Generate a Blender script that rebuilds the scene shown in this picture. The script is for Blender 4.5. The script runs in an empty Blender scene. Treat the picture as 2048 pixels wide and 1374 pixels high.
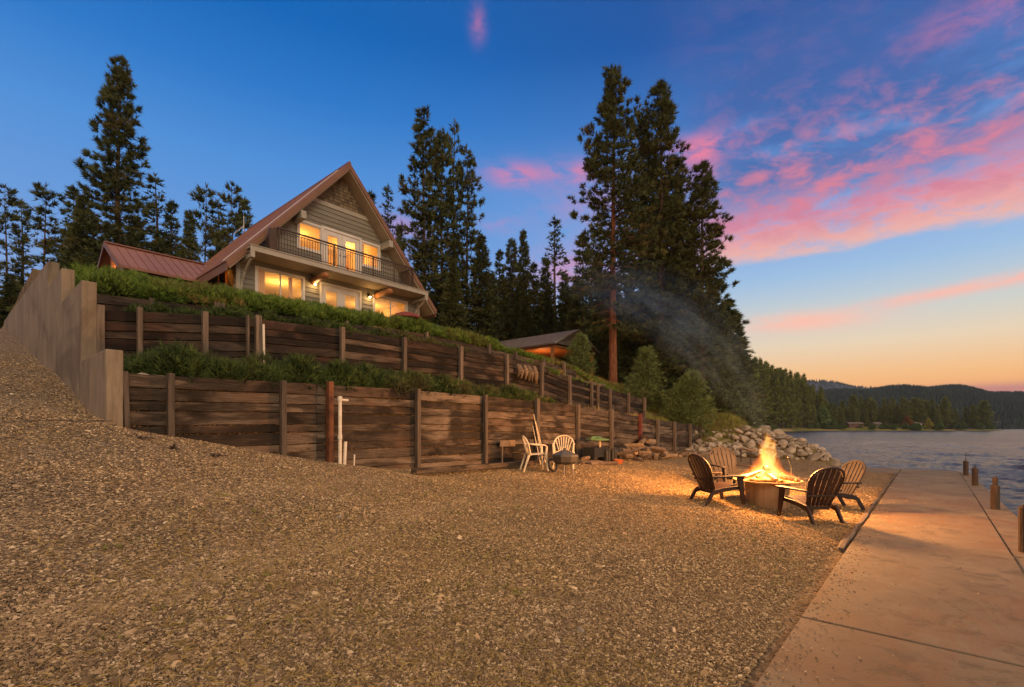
import bpy, math, random
import numpy as np
from mathutils import Matrix, Vector, Euler, noise as mnoise
R_ = math.radians
C = bpy.context.scene.collection
SC = bpy.context.scene
# world axes: X runs along the shore (parallel to the walkway and the house front), Y runs inland, uphill
# ------------------------------------------------------------------ camera
cam = bpy.data.cameras.new('camera'); camo = bpy.data.objects.new('camera', cam); C.objects.link(camo)
SC.camera = camo
CZ = 1.7
AZ = math.atan2(.653, .757)
camo.location = (0, 0, CZ)
camo.rotation_euler = (R_(90), 0, AZ - R_(90))
cam.sensor_width = 36; cam.lens = 970/2048*36
cam.shift_y = 166/2048
cam.clip_start = .05; cam.clip_end = 9000
# ------------------------------------------------------------------ node helpers
def lin(r, g, b):
    f = lambda c: (c/255/12.92 if c/255 <= .04045 else ((c/255+.055)/1.055)**2.4)
    return (f(r), f(g), f(b), 1)
class S:
    """a scalar socket with arithmetic"""
    def __init__(s, t, sock): s.t, s.s = t, sock
    def _m(s, op, *a, clamp=False):
        n = s.t.nodes.new('ShaderNodeMath'); n.operation = op; n.use_clamp = clamp
        for i, v in enumerate((s,)+a):
            if isinstance(v, S): s.t.links.new(v.s, n.inputs[i])
            else: n.inputs[i].default_value = v
        return S(s.t, n.outputs[0])
    def __add__(s, o): return s._m('ADD', o)
    def __sub__(s, o): return s._m('SUBTRACT', o)
    def __mul__(s, o): return s._m('MULTIPLY', o)
    def __truediv__(s, o): return s._m('DIVIDE', o)
    def clamp(s): return s._m('ADD', 0.0, clamp=True)
    def gauss(s, c, w):
        d = (s-c)/w
        return (d*d*-1.0)._m('EXPONENT')
    def smooth(s, a, b):
        n = s.t.nodes.new('ShaderNodeMapRange'); n.interpolation_type = 'SMOOTHSTEP'
        s.t.links.new(s.s, n.inputs[0]); n.inputs[1].default_value = a; n.inputs[2].default_value = b
        if a > b:
            n.inputs[1].default_value = b; n.inputs[2].default_value = a; n.inputs[3].default_value = 1; n.inputs[4].default_value = 0
        return S(s.t, n.outputs[0])
def comb(t, x, y, z):
    n = t.nodes.new('ShaderNodeCombineXYZ')
    for i, v in enumerate((x, y, z)):
        if isinstance(v, S): t.links.new(v.s, n.inputs[i])
        else: n.inputs[i].default_value = v
    return n.outputs[0]
def nz(t, vec, scale, detail=4, rough=.55, dist=0):
    n = t.nodes.new('ShaderNodeTexNoise'); t.links.new(vec, n.inputs['Vector'])
    n.inputs['Scale'].default_value = scale; n.inputs['Detail'].default_value = detail
    n.inputs['Roughness'].default_value = rough; n.inputs['Distortion'].default_value = dist
    return S(t, n.outputs[0])
def ramp(t, fac, stops, interp='LINEAR'):
    n = t.nodes.new('ShaderNodeValToRGB'); n.color_ramp.interpolation = interp
    e = n.color_ramp.elements
    while len(e) < len(stops): e.new(.5)
    for k, (p, c) in enumerate(stops): e[k].position = p; e[k].color = c if len(c) == 4 else (*c, 1)
    t.links.new(fac.s if isinstance(fac, S) else fac, n.inputs[0])
    return n.outputs[0]
def mixc(t, fac, a, b, mode='MIX'):
    n = t.nodes.new('ShaderNodeMix'); n.data_type = 'RGBA'; n.blend_type = mode
    for i, v in ((0, fac), (6, a), (7, b)):
        if isinstance(v, S): t.links.new(v.s, n.inputs[i])
        elif isinstance(v, (tuple, list)): n.inputs[i].default_value = v if len(v) == 4 else (*v, 1)
        elif isinstance(v, (int, float)): n.inputs[i].default_value = v
        else: t.links.new(v, n.inputs[i])
    return n.outputs[2]
# ------------------------------------------------------------------ world: dusk sky
W = bpy.data.worlds.new('World'); SC.world = W; W.use_nodes = True
t = W.node_tree; t.nodes.clear()
tc = t.nodes.new('ShaderNodeTexCoord')
sp = t.nodes.new('ShaderNodeSeparateXYZ'); t.links.new(tc.outputs['Generated'], sp.inputs[0])
dx, dy, dz = (S(t, sp.outputs[i]) for i in range(3))
el = dz._m('ARCSINE')*57.2958
az = dy._m('ARCTAN2', dx)*57.2958
def elramp(stops): return ramp(t, (el/90).clamp(), [(e/90, lin(*c)) for e, c in stops])
away = elramp([(0, (180,180,214)), (6, (160,176,220)), (12, (134,168,222)), (19, (106,156,220)), (26, (80,144,216)), (32, (46,122,202)), (38, (16,102,184)), (60, (40,80,140)), (90, (60,80,130))])
glow = elramp([(0, (252,150,88)), (2.8, (254,172,100)), (5.2, (252,196,136)), (8, (238,214,182)), (11, (206,212,208)), (15, (160,194,228)), (19, (134,174,228)), (25, (108,154,216)), (31, (68,120,192)), (37, (38,88,162)), (60, (40,60,110)), (90, (60,80,130))])
aaz = (az-2.0)._m('ABSOLUTE')
g = aaz.smooth(62, 8)
sky = mixc(t, g, away, glow)
v1 = comb(t, az*.055+el*.02, el*.17, 0.0)
n1 = nz(t, v1, 2.0, 8, .66, .35)
n2 = nz(t, comb(t, az*.15-el*.05, el*.30, 3.0), 2.1, 7, .62, .35)
n3 = nz(t, comb(t, az*.03, el*.09, 7.0), 2.0, 5, .6, .5)
right = az.smooth(27, 14)
# grey violet veil in the upper right
veil = right*el.smooth(19, 25)*n3.smooth(.28, .55)*.75
sky = mixc(t, veil, sky, lin(66,98,164))
# broad luminous band
lowedge = el-(n1-.5)*3.0
band = right*lowedge.smooth(16.4, 17.6)*lowedge.smooth(25.5, 18.5)
bm = (band*(n1*.55+n2*.45).smooth(.30, .55)*1.1).clamp()
bcol = ramp(t, ((el-16)/10).clamp(), [(0, lin(255,198,168)), (.22, lin(255,172,148)), (.45, lin(248,134,132)), (1, lin(200,136,156))])
sky = mixc(t, bm*.8, sky, bcol)
veil2 = right*el.gauss(22, 3.2)*n2.smooth(.4, .7)*.5
sky = mixc(t, veil2, sky, lin(128,112,166))
# scattered puffs above
puff = right*el.smooth(18, 22)*(el.smooth(33, 22)*.8+.07)*n2.smooth(.42, .72)*.85
sky = mixc(t, puff, sky, lin(236,134,146))
# thin streak below
st = az.smooth(9, 1)*(el-(az*-.075+11.6)).gauss(0, .55)*n1.smooth(.25, .5)*.85
sky = mixc(t, st, sky, lin(255,190,172))
st2 = az.gauss(10, 6.0)*(el-(az*.03+10.2)).gauss(0, .95)*(n1*.5+n2*.5).smooth(.32, .52)*1.0
sky = mixc(t, st2, sky, lin(255,196,176))
# soft puffs over the pines
for a0, e0, wa, we, k in ((40, 27.4, 3.6, 1.1, .62), (35.5, 27.6, 1.2, 1.0, .35), (33.0, 27.4, 1.3, 1, .55), (19.5, 28.0, 3.0, 1.2, .9), (44.8, 39.6, .9, 1.2, .3), (42, 22.6, 2.2, .8, .25), (54, 21, 3, 2.2, .4), (62, 21, 7, 3, .0), (33, 17.5, 6, 2.2, .5), (31, 24.5, 6, 3, .25), (-3, 31.5, 4, 1.2, .35)):
    m = az.gauss(a0, wa)*el.gauss(e0, we)*n2.smooth(.25, .6)*k*1.2
    sky = mixc(t, m.clamp(), sky, lin(236,130,158))
lc = az.smooth(8, -4)*el.gauss(3.1, .55)*.7
sky = mixc(t, lc, sky, lin(178,112,132))
# unseen rest of the sky (behind and overhead): brightened and warmed to light the scene
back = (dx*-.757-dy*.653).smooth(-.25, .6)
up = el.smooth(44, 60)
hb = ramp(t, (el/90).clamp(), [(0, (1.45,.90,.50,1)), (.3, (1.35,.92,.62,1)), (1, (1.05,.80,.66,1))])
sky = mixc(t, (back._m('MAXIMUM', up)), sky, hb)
sky = mixc(t, el.smooth(0, -2), sky, lin(70,75,85))
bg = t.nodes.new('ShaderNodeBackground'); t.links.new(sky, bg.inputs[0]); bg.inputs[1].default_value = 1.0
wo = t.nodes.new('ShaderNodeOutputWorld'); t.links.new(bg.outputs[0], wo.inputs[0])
# ------------------------------------------------------------------ afterglow sun: low, very soft, over the lake
sl = bpy.data.lights.new('afterglow_sun', 'SUN'); slo = bpy.data.objects.new('afterglow_sun', sl); C.objects.link(slo)
sl.energy = 1.6; sl.angle = R_(24); sl.color = (1, .76, .50)
slo.rotation_euler = Vector((.30, 1.0, -.42)).to_track_quat('-Z', 'Y').to_euler()
slo.location = (0, -20, 30)
SC.view_settings.view_transform = 'Standard'; SC.view_settings.look = 'None'
SC.view_settings.exposure = 0; SC.view_settings.gamma = 1
SC.cycles.max_bounces = 6; SC.cycles.diffuse_bounces = 3; SC.cycles.transparent_max_bounces = 12; SC.cycles.volume_bounces = 0
SC.cycles.use_denoising = True
SC.cycles.volume_step_rate = 1.0
SC.cycles.volume_max_steps = 256
SC.cycles.sample_clamp_indirect = 4
# ------------------------------------------------------------------ materials
def new_mat(name):
    m = bpy.data.materials.new(name); m.use_nodes = True
    return m, m.node_tree, m.node_tree.nodes['Principled BSDF']
def mat(name, stops, scale=3, stretch=(1, 1, 1), rough=.8, bump=0, bscale=None, tint=0, metallic=0, detail=6, spec=.3, space='Object', dist=0, bstretch=None):
    m, t, b = new_mat(name)
    tc = t.nodes.new('ShaderNodeTexCoord'); mp = t.nodes.new('ShaderNodeMapping'); mp.inputs['Scale'].default_value = stretch
    t.links.new(tc.outputs[space], mp.inputs[0])
    if len(stops) == 1: stops = [(.3, tuple(c*.85 for c in stops[0])), (.7, tuple(min(1, c*1.12) for c in stops[0]))]
    n = nz(t, mp.outputs[0], scale, detail, .6, dist)
    col = ramp(t, n, stops)
    if tint:
        at = t.nodes.new('ShaderNodeAttribute'); at.attribute_name = 'tint'
        k = (S(t, at.outputs['Fac'])-.5)*(2*tint)+1.0
        col = mixc(t, 1.0, col, comb(t, k, k, k), 'MULTIPLY')
    t.links.new(col, b.inputs['Base Color'])
    b.inputs['Roughness'].default_value = rough; b.inputs['Metallic'].default_value = metallic
    b.inputs['Specular IOR Level'].default_value = spec
    if bump:
        mp2 = mp
        if bstretch:
            mp2 = t.nodes.new('ShaderNodeMapping'); mp2.inputs['Scale'].default_value = bstretch; t.links.new(tc.outputs[space], mp2.inputs[0])
        n2 = nz(t, mp2.outputs[0], bscale or scale*3, 5, .6)
        bn = t.nodes.new('ShaderNodeBump'); bn.inputs['Strength'].default_value = bump; bn.inputs['Distance'].default_value = .02
        t.links.new(n2.s, bn.inputs['Height']); t.links.new(bn.outputs[0], b.inputs['Normal'])
    return m
M = {}
def weathered(name, dark, mid, light, reds=None):
    """old boards: grain along X, big water stains, a tint of its own for each board"""
    m, t, b = new_mat(name)
    tc = t.nodes.new('ShaderNodeTexCoord'); sp = t.nodes.new('ShaderNodeSeparateXYZ'); t.links.new(tc.outputs['Object'], sp.inputs[0])
    x, y, z = (S(t, sp.outputs[i]) for i in range(3))
    at = t.nodes.new('ShaderNodeAttribute'); at.attribute_name = 'tint'; ti = S(t, at.outputs['Fac'])
    grain = nz(t, comb(t, x*.9+ti*37, y, z*46+ti*11), 2.4, 9, .75, .2)
    stain = nz(t, comb(t, x*.7+ti*9, y, z*3.5+ti*4), 1.4, 6, .65, .4)
    blot = nz(t, comb(t, x*.5+4.0, y, z*.9+ti*1.5), 1.3, 4, .55, .6)
    f = (grain*.62+stain*.26+ti*.15-.03)
    col = ramp(t, f, [(.41, dark), (.50, mid), (.60, light), (.72, tuple(min(1, c*1.25) for c in light))])
    if reds: col = mixc(t, nz(t, comb(t, x*.8, y+8.0, z*1.2+ti*2), .9, 3).smooth(.52, .7)*.42, col, reds)
    pale = nz(t, comb(t, x*.42+ti*5, y, z*3.1+ti*3), 1.25, 5, .6, 1.0)
    col = mixc(t, pale.smooth(.60, .70)*.40, col, tuple(min(1, c*1.35) for c in light))
    col = mixc(t, blot.smooth(.50, .64)*.85, col, tuple(c*.45 for c in dark))
    wet = nz(t, comb(t, x*.35+ti*3, y+3.0, z*2.4), 1.6, 5, .62, .6)
    col = mixc(t, wet.smooth(.52, .60)*.7, col, tuple(c*.9 for c in dark))
    kn = t.nodes.new('ShaderNodeTexVoronoi'); kn.inputs['Scale'].default_value = 1.0; t.links.new(comb(t, x*2.1+ti*13, ti*50, z*6.5), kn.inputs['Vector'])
    col = mixc(t, S(t, kn.outputs['Distance']).smooth(.17, .07)*.65, col, tuple(c*.5 for c in dark))
    t.links.new(col, b.inputs['Base Color']); b.inputs['Roughness'].default_value = .85; b.inputs['Specular IOR Level'].default_value = .2
    bn = t.nodes.new('ShaderNodeBump'); bn.inputs['Strength'].default_value = .7; bn.inputs['Distance'].default_value = .015
    t.links.new(grain.s, bn.inputs['Height']); t.links.new(bn.outputs[0], b.inputs['Normal'])
    return m
M['boards'] = weathered('weathered_boards', (.020,.015,.011), (.078,.058,.043), (.20,.155,.118), (.125,.068,.040))
M['boards_dark'] = weathered('dark_stained_boards', (.009,.007,.006), (.030,.022,.017), (.105,.080,.062), (.075,.034,.022))
M['post'] = mat('grey_post_wood', [(.3, (.050,.038,.030)), (.7, (.135,.105,.082))], 3, (6, 6, .7), .85, .5, 9, .35)
M['rust'] = mat('rusty_steel', [(.3, (.06,.022,.012)), (.7, (.17,.062,.028))], 6, rough=.75, bump=.3, tint=.2)
M['redrust'] = mat('red_painted_post', [(.3, (.09,.024,.018)), (.7, (.17,.042,.028))], 6, rough=.7, bump=.3)
M['concrete'] = None
def concrete(name, a, b_, stain, vs=1.0):
    m, t, b = new_mat(name)
    tc = t.nodes.new('ShaderNodeTexCoord'); sp = t.nodes.new('ShaderNodeSeparateXYZ'); t.links.new(tc.outputs['Object'], sp.inputs[0])
    x, y, z = (S(t, sp.outputs[i]) for i in range(3))
    P0 = tc.outputs['Object']
    n = nz(t, P0, 1.1, 8, .65, .4)
    col = ramp(t, n, [(.3, a), (.7, b_)])
    col = mixc(t, nz(t, P0, .55, 5, .6, 1).smooth(.5, .68)*.65, col, stain)
    if vs != 1.0:
        st = nz(t, comb(t, x*5, y*5, z*.45), 1.6, 5, .6, .2)
        col = mixc(t, st.smooth(.5, .72)*.6, col, tuple(c*.42 for c in a))
    if vs != 1.0:
        v_ = t.nodes.new('ShaderNodeTexWhiteNoise'); v_.noise_dimensions = '1D'; t.links.new((y*5.2)._m('FLOOR').s, v_.inputs['W'])
        kk = S(t, v_.outputs['Value'])*.05+.975; col = mixc(t, 1.0, col, comb(t, kk, kk, kk), 'MULTIPLY')
    else:
        ck = t.nodes.new('ShaderNodeTexVoronoi'); ck.feature = 'DISTANCE_TO_EDGE'; ck.inputs['Scale'].default_value = .33
        wv = comb(t, x+(nz(t, P0, 1.6, 4)-.5)*1.2, y+(nz(t, comb(t, x+7.0, y, z), 1.6, 4)-.5)*1.2, 0.0); t.links.new(wv, ck.inputs['Vector'])
        col = mixc(t, S(t, ck.outputs['Distance']).smooth(.003, .0005)*.3, col, tuple(c*.3 for c in a))
        col = mixc(t, nz(t, P0, 2.6, 8, .75, .5).smooth(.50, .64)*.6, col, tuple(c*.60 for c in a))
        col = mixc(t, nz(t, comb(t, x*.5, y*1.6, 4.0), 1.3, 6, .7, .8).smooth(.54, .66)*.5, col, (.15, .078, .040))
    sp2 = nz(t, P0, 55, 3, .7)
    col = mixc(t, sp2.smooth(.5, .75)*.25, col, tuple(c*.5 for c in a))
    t.links.new(col, b.inputs['Base Color']); b.inputs['Roughness'].default_value = .9 if vs != 1 else .8
    b.inputs['Specular IOR Level'].default_value = .25
    bn = t.nodes.new('ShaderNodeBump'); bn.inputs['Strength'].default_value = .35; bn.inputs['Distance'].default_value = .02
    t.links.new((nz(t, P0, 30, 6, .7)*.5+n*.6).s, bn.inputs['Height']); t.links.new(bn.outputs[0], b.inputs['Normal'])
    return m
M['concrete'] = concrete('board_marked_concrete', (.135,.107,.078), (.24,.195,.145), (.085,.064,.045), 2)
M['walk'] = concrete('walkway_concrete', (.105,.082,.055), (.185,.145,.098), (.135,.078,.044))
M['siding'] = mat('taupe_siding', [(.3, (.118,.113,.096)), (.7, (.170,.163,.140))], 1.2, (1, 1, 8), .7, .25, 12, .12)
M['shingle'] = mat('brown_shingles', [(.3, (.075,.058,.040)), (.7, (.14,.11,.075))], 4, (3, 3, 1), .85, .4, 12, .35)
M['trim'] = mat('cream_trim', [(.26,.245,.215)], 2, rough=.6, tint=.1)
M['white'] = mat('white_vinyl', [(.46,.44,.42)], 2, rough=.5)
M['roof'] = mat('brown_metal_roof', [(.3, (.125,.050,.032)), (.7, (.19,.080,.052))], .8, rough=.42, bump=.05, tint=.15, spec=.5)
M['fascia'] = mat('brown_fascia', [(.14,.075,.05)], 2, rough=.6)
M['soffit'] = mat('soffit_boards', [(.30,.25,.19)], 2, rough=.7)
M['cedar'] = mat('varnished_log', [(.3, (.16,.065,.025)), (.7, (.34,.15,.06))], 3, (1, 1, 4), .6, .2)
M['iron'] = mat('dark_railing', [(.045,.028,.022)], 4, rough=.55)
M['graywood'] = mat('gray_roof_sheet', [(.3, (.075,.062,.058)), (.7, (.15,.12,.11))], 1.5, (1, 4, 1), .7, .2)
M['room'] = mat('warm_plaster', [(.72,.56,.36)], 1, rough=.9)
M['roomceil'] = mat('room_ceiling', [(.8,.72,.55)], 1, rough=.9)
M['curtain'] = mat('curtain_fabric', [(.3, (.55,.30,.12)), (.7, (.75,.48,.24))], 2, (9, 1, .5), .9)
M['brownres'] = mat('brown_resin', [(.3, (.014,.006,.005)), (.7, (.028,.012,.009))], 3, rough=.5, spec=.3, bump=.1)
M['greyres'] = mat('faded_resin', [(.3, (.018,.016,.019)), (.7, (.030,.027,.031))], 3, rough=.75, spec=.12)
M['cream'] = mat('cream_resin', [(.3, (.52,.42,.29)), (.7, (.66,.56,.42))], 3, rough=.45, spec=.5)
M['black'] = mat('black_steel', [(.02,.02,.02)], 3, rough=.5)
M['char'] = mat('charcoal_enamel', [(.3, (.035,.033,.03)), (.7, (.07,.06,.052))], 4, rough=.5, spec=.5)
M['darkpost'] = mat('dark_mooring_post', [(.3, (.028,.019,.015)), (.7, (.065,.044,.034))], 3, (5, 5, .8), .8, .4)
M['steel'] = mat('galvanised_steel', [(.30,.26,.22)], 5, rough=.45, metallic=.7)
M['pvc'] = mat('old_white_pipe', [(.3, (.42,.38,.31)), (.7, (.62,.57,.50))], 7, rough=.6)
M['ring'] = mat('fire_ring_steel', [(.2, (.07,.035,.018)), (.5, (.24,.15,.08)), (.8, (.40,.28,.16))], 1.6, (3.5, 3.5, .25), .6, .2)
M['log'] = mat('firewood_bark', [(.3, (.05,.035,.025)), (.7, (.15,.105,.075))], 5, (4, 1, 4), .9, .6, tint=.45)
M['logend'] = mat('split_wood', [(.3, (.13,.085,.05)), (.7, (.25,.17,.105))], 8, rough=.85, tint=.3)
M['rock'] = mat('riprap_rock', [(.25, (.10,.085,.068)), (.5, (.22,.185,.145)), (.8, (.38,.32,.25))], 2.2, rough=.9, bump=.6, bscale=9, tint=.3)
M['bark'] = mat('conifer_bark', [(.3, (.035,.022,.016)), (.7, (.10,.062,.042))], 3, (4, 4, .7), .95, .6)
M['redbark'] = mat('ponderosa_bark', [(.3, (.07,.026,.013)), (.7, (.21,.082,.042))], 3, (3, 3, .8), .95, .7)
M['redcloth'] = mat('red_canvas', [(.16,.035,.03)], 3, rough=.8)
M['greencloth'] = mat('green_cover', [(.09,.16,.06)], 3, rough=.8)
M['orangep'] = mat('orange_plastic', [(.28,.08,.025)], 3, rough=.5)
def foliage(name, dark, mid, light, brown=None, tr=.0):
    m, t, b = new_mat(name)
    at = t.nodes.new('ShaderNodeAttribute'); at.attribute_name = 'tint'; ti = S(t, at.outputs['Fac'])
    tc = t.nodes.new('ShaderNodeTexCoord')
    n = nz(t, tc.outputs['Object'], .55, 3, .6)
    col = ramp(t, ti*.62+n*.45-.03, [(.15, dark), (.5, mid), (.85, light)])
    if brown: col = mixc(t, nz(t, tc.outputs['Object'], .38, 3, .6).smooth(.52, .68)*.7, col, brown)
    t.links.new(col, b.inputs['Base Color']); b.inputs['Roughness'].default_value = .75; b.inputs['Specular IOR Level'].default_value = .2
    return m
M['pine'] = foliage('pine_needles', (.016,.024,.009), (.056,.072,.026), (.135,.150,.050), (.13,.095,.032))
M['fir'] = foliage('fir_needles', (.016,.024,.010), (.056,.074,.027), (.13,.145,.046), (.12,.095,.03))
M['forest'] = foliage('shore_forest_needles', (.028,.040,.010), (.11,.135,.028), (.23,.25,.055))
M['youngpine'] = foliage('young_pine_needles', (.030,.048,.018), (.105,.150,.050), (.22,.28,.10))
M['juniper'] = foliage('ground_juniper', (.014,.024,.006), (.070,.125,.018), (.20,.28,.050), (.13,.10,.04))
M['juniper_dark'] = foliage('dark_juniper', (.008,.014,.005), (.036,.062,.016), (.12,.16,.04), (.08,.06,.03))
M['drygrass'] = foliage('dry_grass', (.10,.075,.025), (.25,.18,.06), (.42,.32,.12))
M['yellowgreen'] = foliage('meadow_grass', (.06,.07,.015), (.16,.17,.04), (.30,.28,.08))
M['tealforest'] = foliage('far_forest', (.004,.010,.009), (.010,.022,.018), (.022,.040,.026))
M['leafy'] = foliage('pale_leaves', (.04,.07,.02), (.10,.16,.05), (.18,.26,.09))
M['yellowleaf'] = foliage('yellow_leaves', (.12,.12,.02), (.28,.27,.05), (.4,.38,.08))
M['rustleaf'] = foliage('rust_leaves', (.08,.04,.012), (.2,.09,.025), (.3,.14,.04))
def glassm():
    m, t, b = new_mat('window_glass'); t.nodes.remove(b)
    tr = t.nodes.new('ShaderNodeBsdfTransparent'); tr.inputs[0].default_value = (.92,.92,.9,1)
    gl = t.nodes.new('ShaderNodeBsdfGlossy'); gl.inputs['Roughness'].default_value = .03
    fr = t.nodes.new('ShaderNodeFresnel'); fr.inputs[0].default_value = 1.45
    mx = t.nodes.new('ShaderNodeMixShader'); t.links.new(fr.outputs[0], mx.inputs[0]); t.links.new(tr.outputs[0], mx.inputs[1]); t.links.new(gl.outputs[0], mx.inputs[2])
    t.links.new(mx.outputs[0], t.nodes['Material Output'].inputs[0]); return m
M['glass'] = glassm()
def emis(name, col, s):
    m, t, b = new_mat(name); b.inputs['Base Color'].default_value = (*col, 1)
    b.inputs['Emission Color'].default_value = (*col, 1); b.inputs['Emission Strength'].default_value = s; return m
def emberm():
    m, t, b = new_mat('burning_wood'); tc = t.nodes.new('ShaderNodeTexCoord')
    n = nz(t, tc.outputs['Object'], 14, 4, .6)
    b.inputs['Base Color'].default_value = (.02, .012, .01, 1)
    t.links.new(ramp(t, n, [(.48, (0, 0, 0)), (.56, (1, .12, .01)), (.68, (1, .5, .08))]), b.inputs['Emission Color']); b.inputs['Emission Strength'].default_value = 2.5
    return m
M['ember'] = emberm()
M['bulb'] = emis('lit_bulb', (1, .62, .25), 40)
# ------------------------------------------------------------------ geometry helpers
def tag(o, label=None, cat=None, group=None, kind=None):
    if label: o['label'] = label
    if cat: o['category'] = cat
    if group: o['group'] = group
    if kind: o['kind'] = kind
    return o
def thing(name, label, cat, loc=(0, 0, 0), rz=0, group=None):
    o = bpy.data.objects.new(name, None); C.objects.link(o); o.empty_display_size = .3
    o.location = loc; o.rotation_euler = (0, 0, rz)
    return tag(o, label, cat, group)
def wloc(p):
    v = Vector((0, 0, 0))
    while p: v += p.location; p = p.parent
    return v
def link_mesh(me, name, m, parent=None):
    o = bpy.data.objects.new(name, me); C.objects.link(o); me.materials.append(m)
    if parent: o.parent = parent
    return o
def np_mesh(name, V, F, m, parent=None, tint=None, smooth=False, origin=None):
    """V (n,3), F (m,k) arrays"""
    V = np.asarray(V, np.float32); F = np.asarray(F, np.int32)
    off = Vector((0, 0, 0))
    if origin is not None: V = V-np.asarray(origin, np.float32)
    me = bpy.data.meshes.new(name)
    k = F.shape[1]
    me.vertices.add(len(V)); me.vertices.foreach_set('co', V.ravel())
    me.loops.add(F.size); me.loops.foreach_set('vertex_index', F.ravel())
    me.polygons.add(len(F)); me.polygons.foreach_set('loop_start', np.arange(0, F.size, k, dtype=np.int32))
    me.polygons.foreach_set('loop_total', np.full(len(F), k, np.int32))
    me.polygons.foreach_set('use_smooth', np.full(len(F), smooth, bool))
    a = me.attributes.new('tint', 'FLOAT', 'POINT')
    a.data.foreach_set('value', (np.full(len(V), .5) if tint is None else np.asarray(tint)).astype(np.float32))
    me.update(calc_edges=True)
    o = link_mesh(me, name, m, parent)
    if origin is not None and not parent: o.location = origin
    return o
class MB:
    def __init__(s): s.v = []; s.f = []; s.t = []; s.tint = .5; s.M = None
    def add(s, vs, fs, tint=None):
        n = len(s.v); M_ = s.M
        for p in vs:
            p = Vector(p)
            s.v.append(M_ @ p if M_ is not None else p)
        s.f += [tuple(i+n for i in f) for f in fs]
        s.t += [s.tint if tint is None else tint]*len(vs)
        return s
    def box(s, a, b, tint=None, jit=0):
        (x0, y0, z0), (x1, y1, z1) = a, b
        vs = [(x, y, z) for z in (z0, z1) for y in (y0, y1) for x in (x0, x1)]
        if jit: vs = [tuple(c+random.uniform(-jit, jit) for c in v) for v in vs]
        return s.add(vs, [(0,2,3,1), (4,5,7,6), (0,1,5,4), (2,6,7,3), (0,4,6,2), (1,3,7,5)], tint)
    def prism(s, poly, d, tint=None):
        d = Vector(d); n = len(poly); vs = [Vector(p) for p in poly]; vs += [p+d for p in vs]
        fs = [tuple(range(n-1, -1, -1)), tuple(range(n, 2*n))]+[(i, (i+1) % n, n+(i+1) % n, n+i) for i in range(n)]
        return s.add(vs, fs, tint)
    def tube(s, pts, r, n=8, tint=None, flat=1.0):
        pts = [Vector(p) for p in pts]
        if not hasattr(r, '__len__'): r = [r]*len(pts)
        vs = []; up = None
        for i, p in enumerate(pts):
            d = (pts[min(i+1, len(pts)-1)]-pts[max(i-1, 0)]).normalized()
            if up is None: up = Vector((0, 0, 1)) if abs(d.z) < .9 else Vector((1, 0, 0))
            a = d.cross(up).normalized(); b = a.cross(d).normalized(); up = b
            for k in range(n):
                th = 2*math.pi*(k+.5)/n
                vs.append(p+a*math.cos(th)*r[i]-b*math.sin(th)*r[i]*flat)
        m = len(pts)
        fs = [(i*n+k, i*n+(k+1) % n, (i+1)*n+(k+1) % n, (i+1)*n+k) for i in range(m-1) for k in range(n)]
        fs += [tuple(range(n-1, -1, -1)), tuple((m-1)*n+k for k in range(n))]
        return s.add(vs, fs, tint)
    def lathe(s, prof, c=(0, 0, 0), n=24, tint=None, ph=0):
        vs = []; fs = []
        for r, z in prof:
            for k in range(n):
                th = 2*math.pi*k/n+ph; vs.append((c[0]+r*math.cos(th), c[1]+r*math.sin(th), c[2]+z))
        for i in range(len(prof)-1):
            for k in range(n): fs.append((i*n+k, i*n+(k+1) % n, (i+1)*n+(k+1) % n, (i+1)*n+k))
        return s.add(vs, fs, tint)
    def plank(s, p0, p1, w, th, up=(0, 0, 1), tint=None):
        """a bar from p0 to p1, w across (perpendicular to up), th along up"""
        p0, p1, up = Vector(p0), Vector(p1), Vector(up)
        d = (p1-p0).normalized(); a = d.cross(up).normalized()*w/2; b = a.cross(d).normalized()*th/2
        vs = [p+i*a+j*b for p in (p0, p1) for i, j in ((-1,-1), (1,-1), (1,1), (-1,1))]
        return s.add(vs, [(3,2,1,0), (4,5,6,7), (0,1,5,4), (1,2,6,5), (2,3,7,6), (3,0,4,7)], tint)
    def build(s, name, m, parent=None, smooth=False, bevel=0, world=True, autosm=True):
        vs = s.v
        if parent is not None and world:
            off = wloc(parent); vs = [v-off for v in vs]
        org = None
        if parent is None:
            a = np.array([tuple(v) for v in vs]); org = Vector(((a[:,0].min()+a[:,0].max())/2, (a[:,1].min()+a[:,1].max())/2, a[:,2].min()))
            vs = [v-org for v in vs]
        me = bpy.data.meshes.new(name); me.from_pydata([tuple(v) for v in vs], [], s.f)
        a = me.attributes.new('tint', 'FLOAT', 'POINT'); a.data.foreach_set('value', np.array(s.t, np.float32))
        me.polygons.foreach_set('use_smooth', [smooth]*len(me.polygons)); me.update()
        o = link_mesh(me, name, m, parent)
        if org is not None: o.location = org
        if bevel:
            bv = o.modifiers.new('bevel', 'BEVEL'); bv.width = bevel; bv.segments = 2; bv.limit_method = 'ANGLE'; bv.angle_limit = R_(40)
        return o
def dup(o, loc=None, rz=None, sc=None, label=None, group=None, parent=None):
    c = o.copy(); C.objects.link(c)
    if parent: c.parent = parent
    if loc is not None: c.location = loc
    if rz is not None: c.rotation_euler = (0, 0, rz)
    if sc is not None: c.scale = sc if hasattr(sc, '__len__') else (sc,)*3
    if label: c['label'] = label
    if group: c['group'] = group
    for ch in o.children: dup(ch, parent=c)
    return c
def at(x, D, z=None):
    """plan position of a thing seen in column x at depth D metres"""
    R = (x-1024)/970*D
    U, V = .757*D+.653*R, .653*D-.757*R
    return Vector((U, V, gz1(U, V) if z is None else z))
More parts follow.
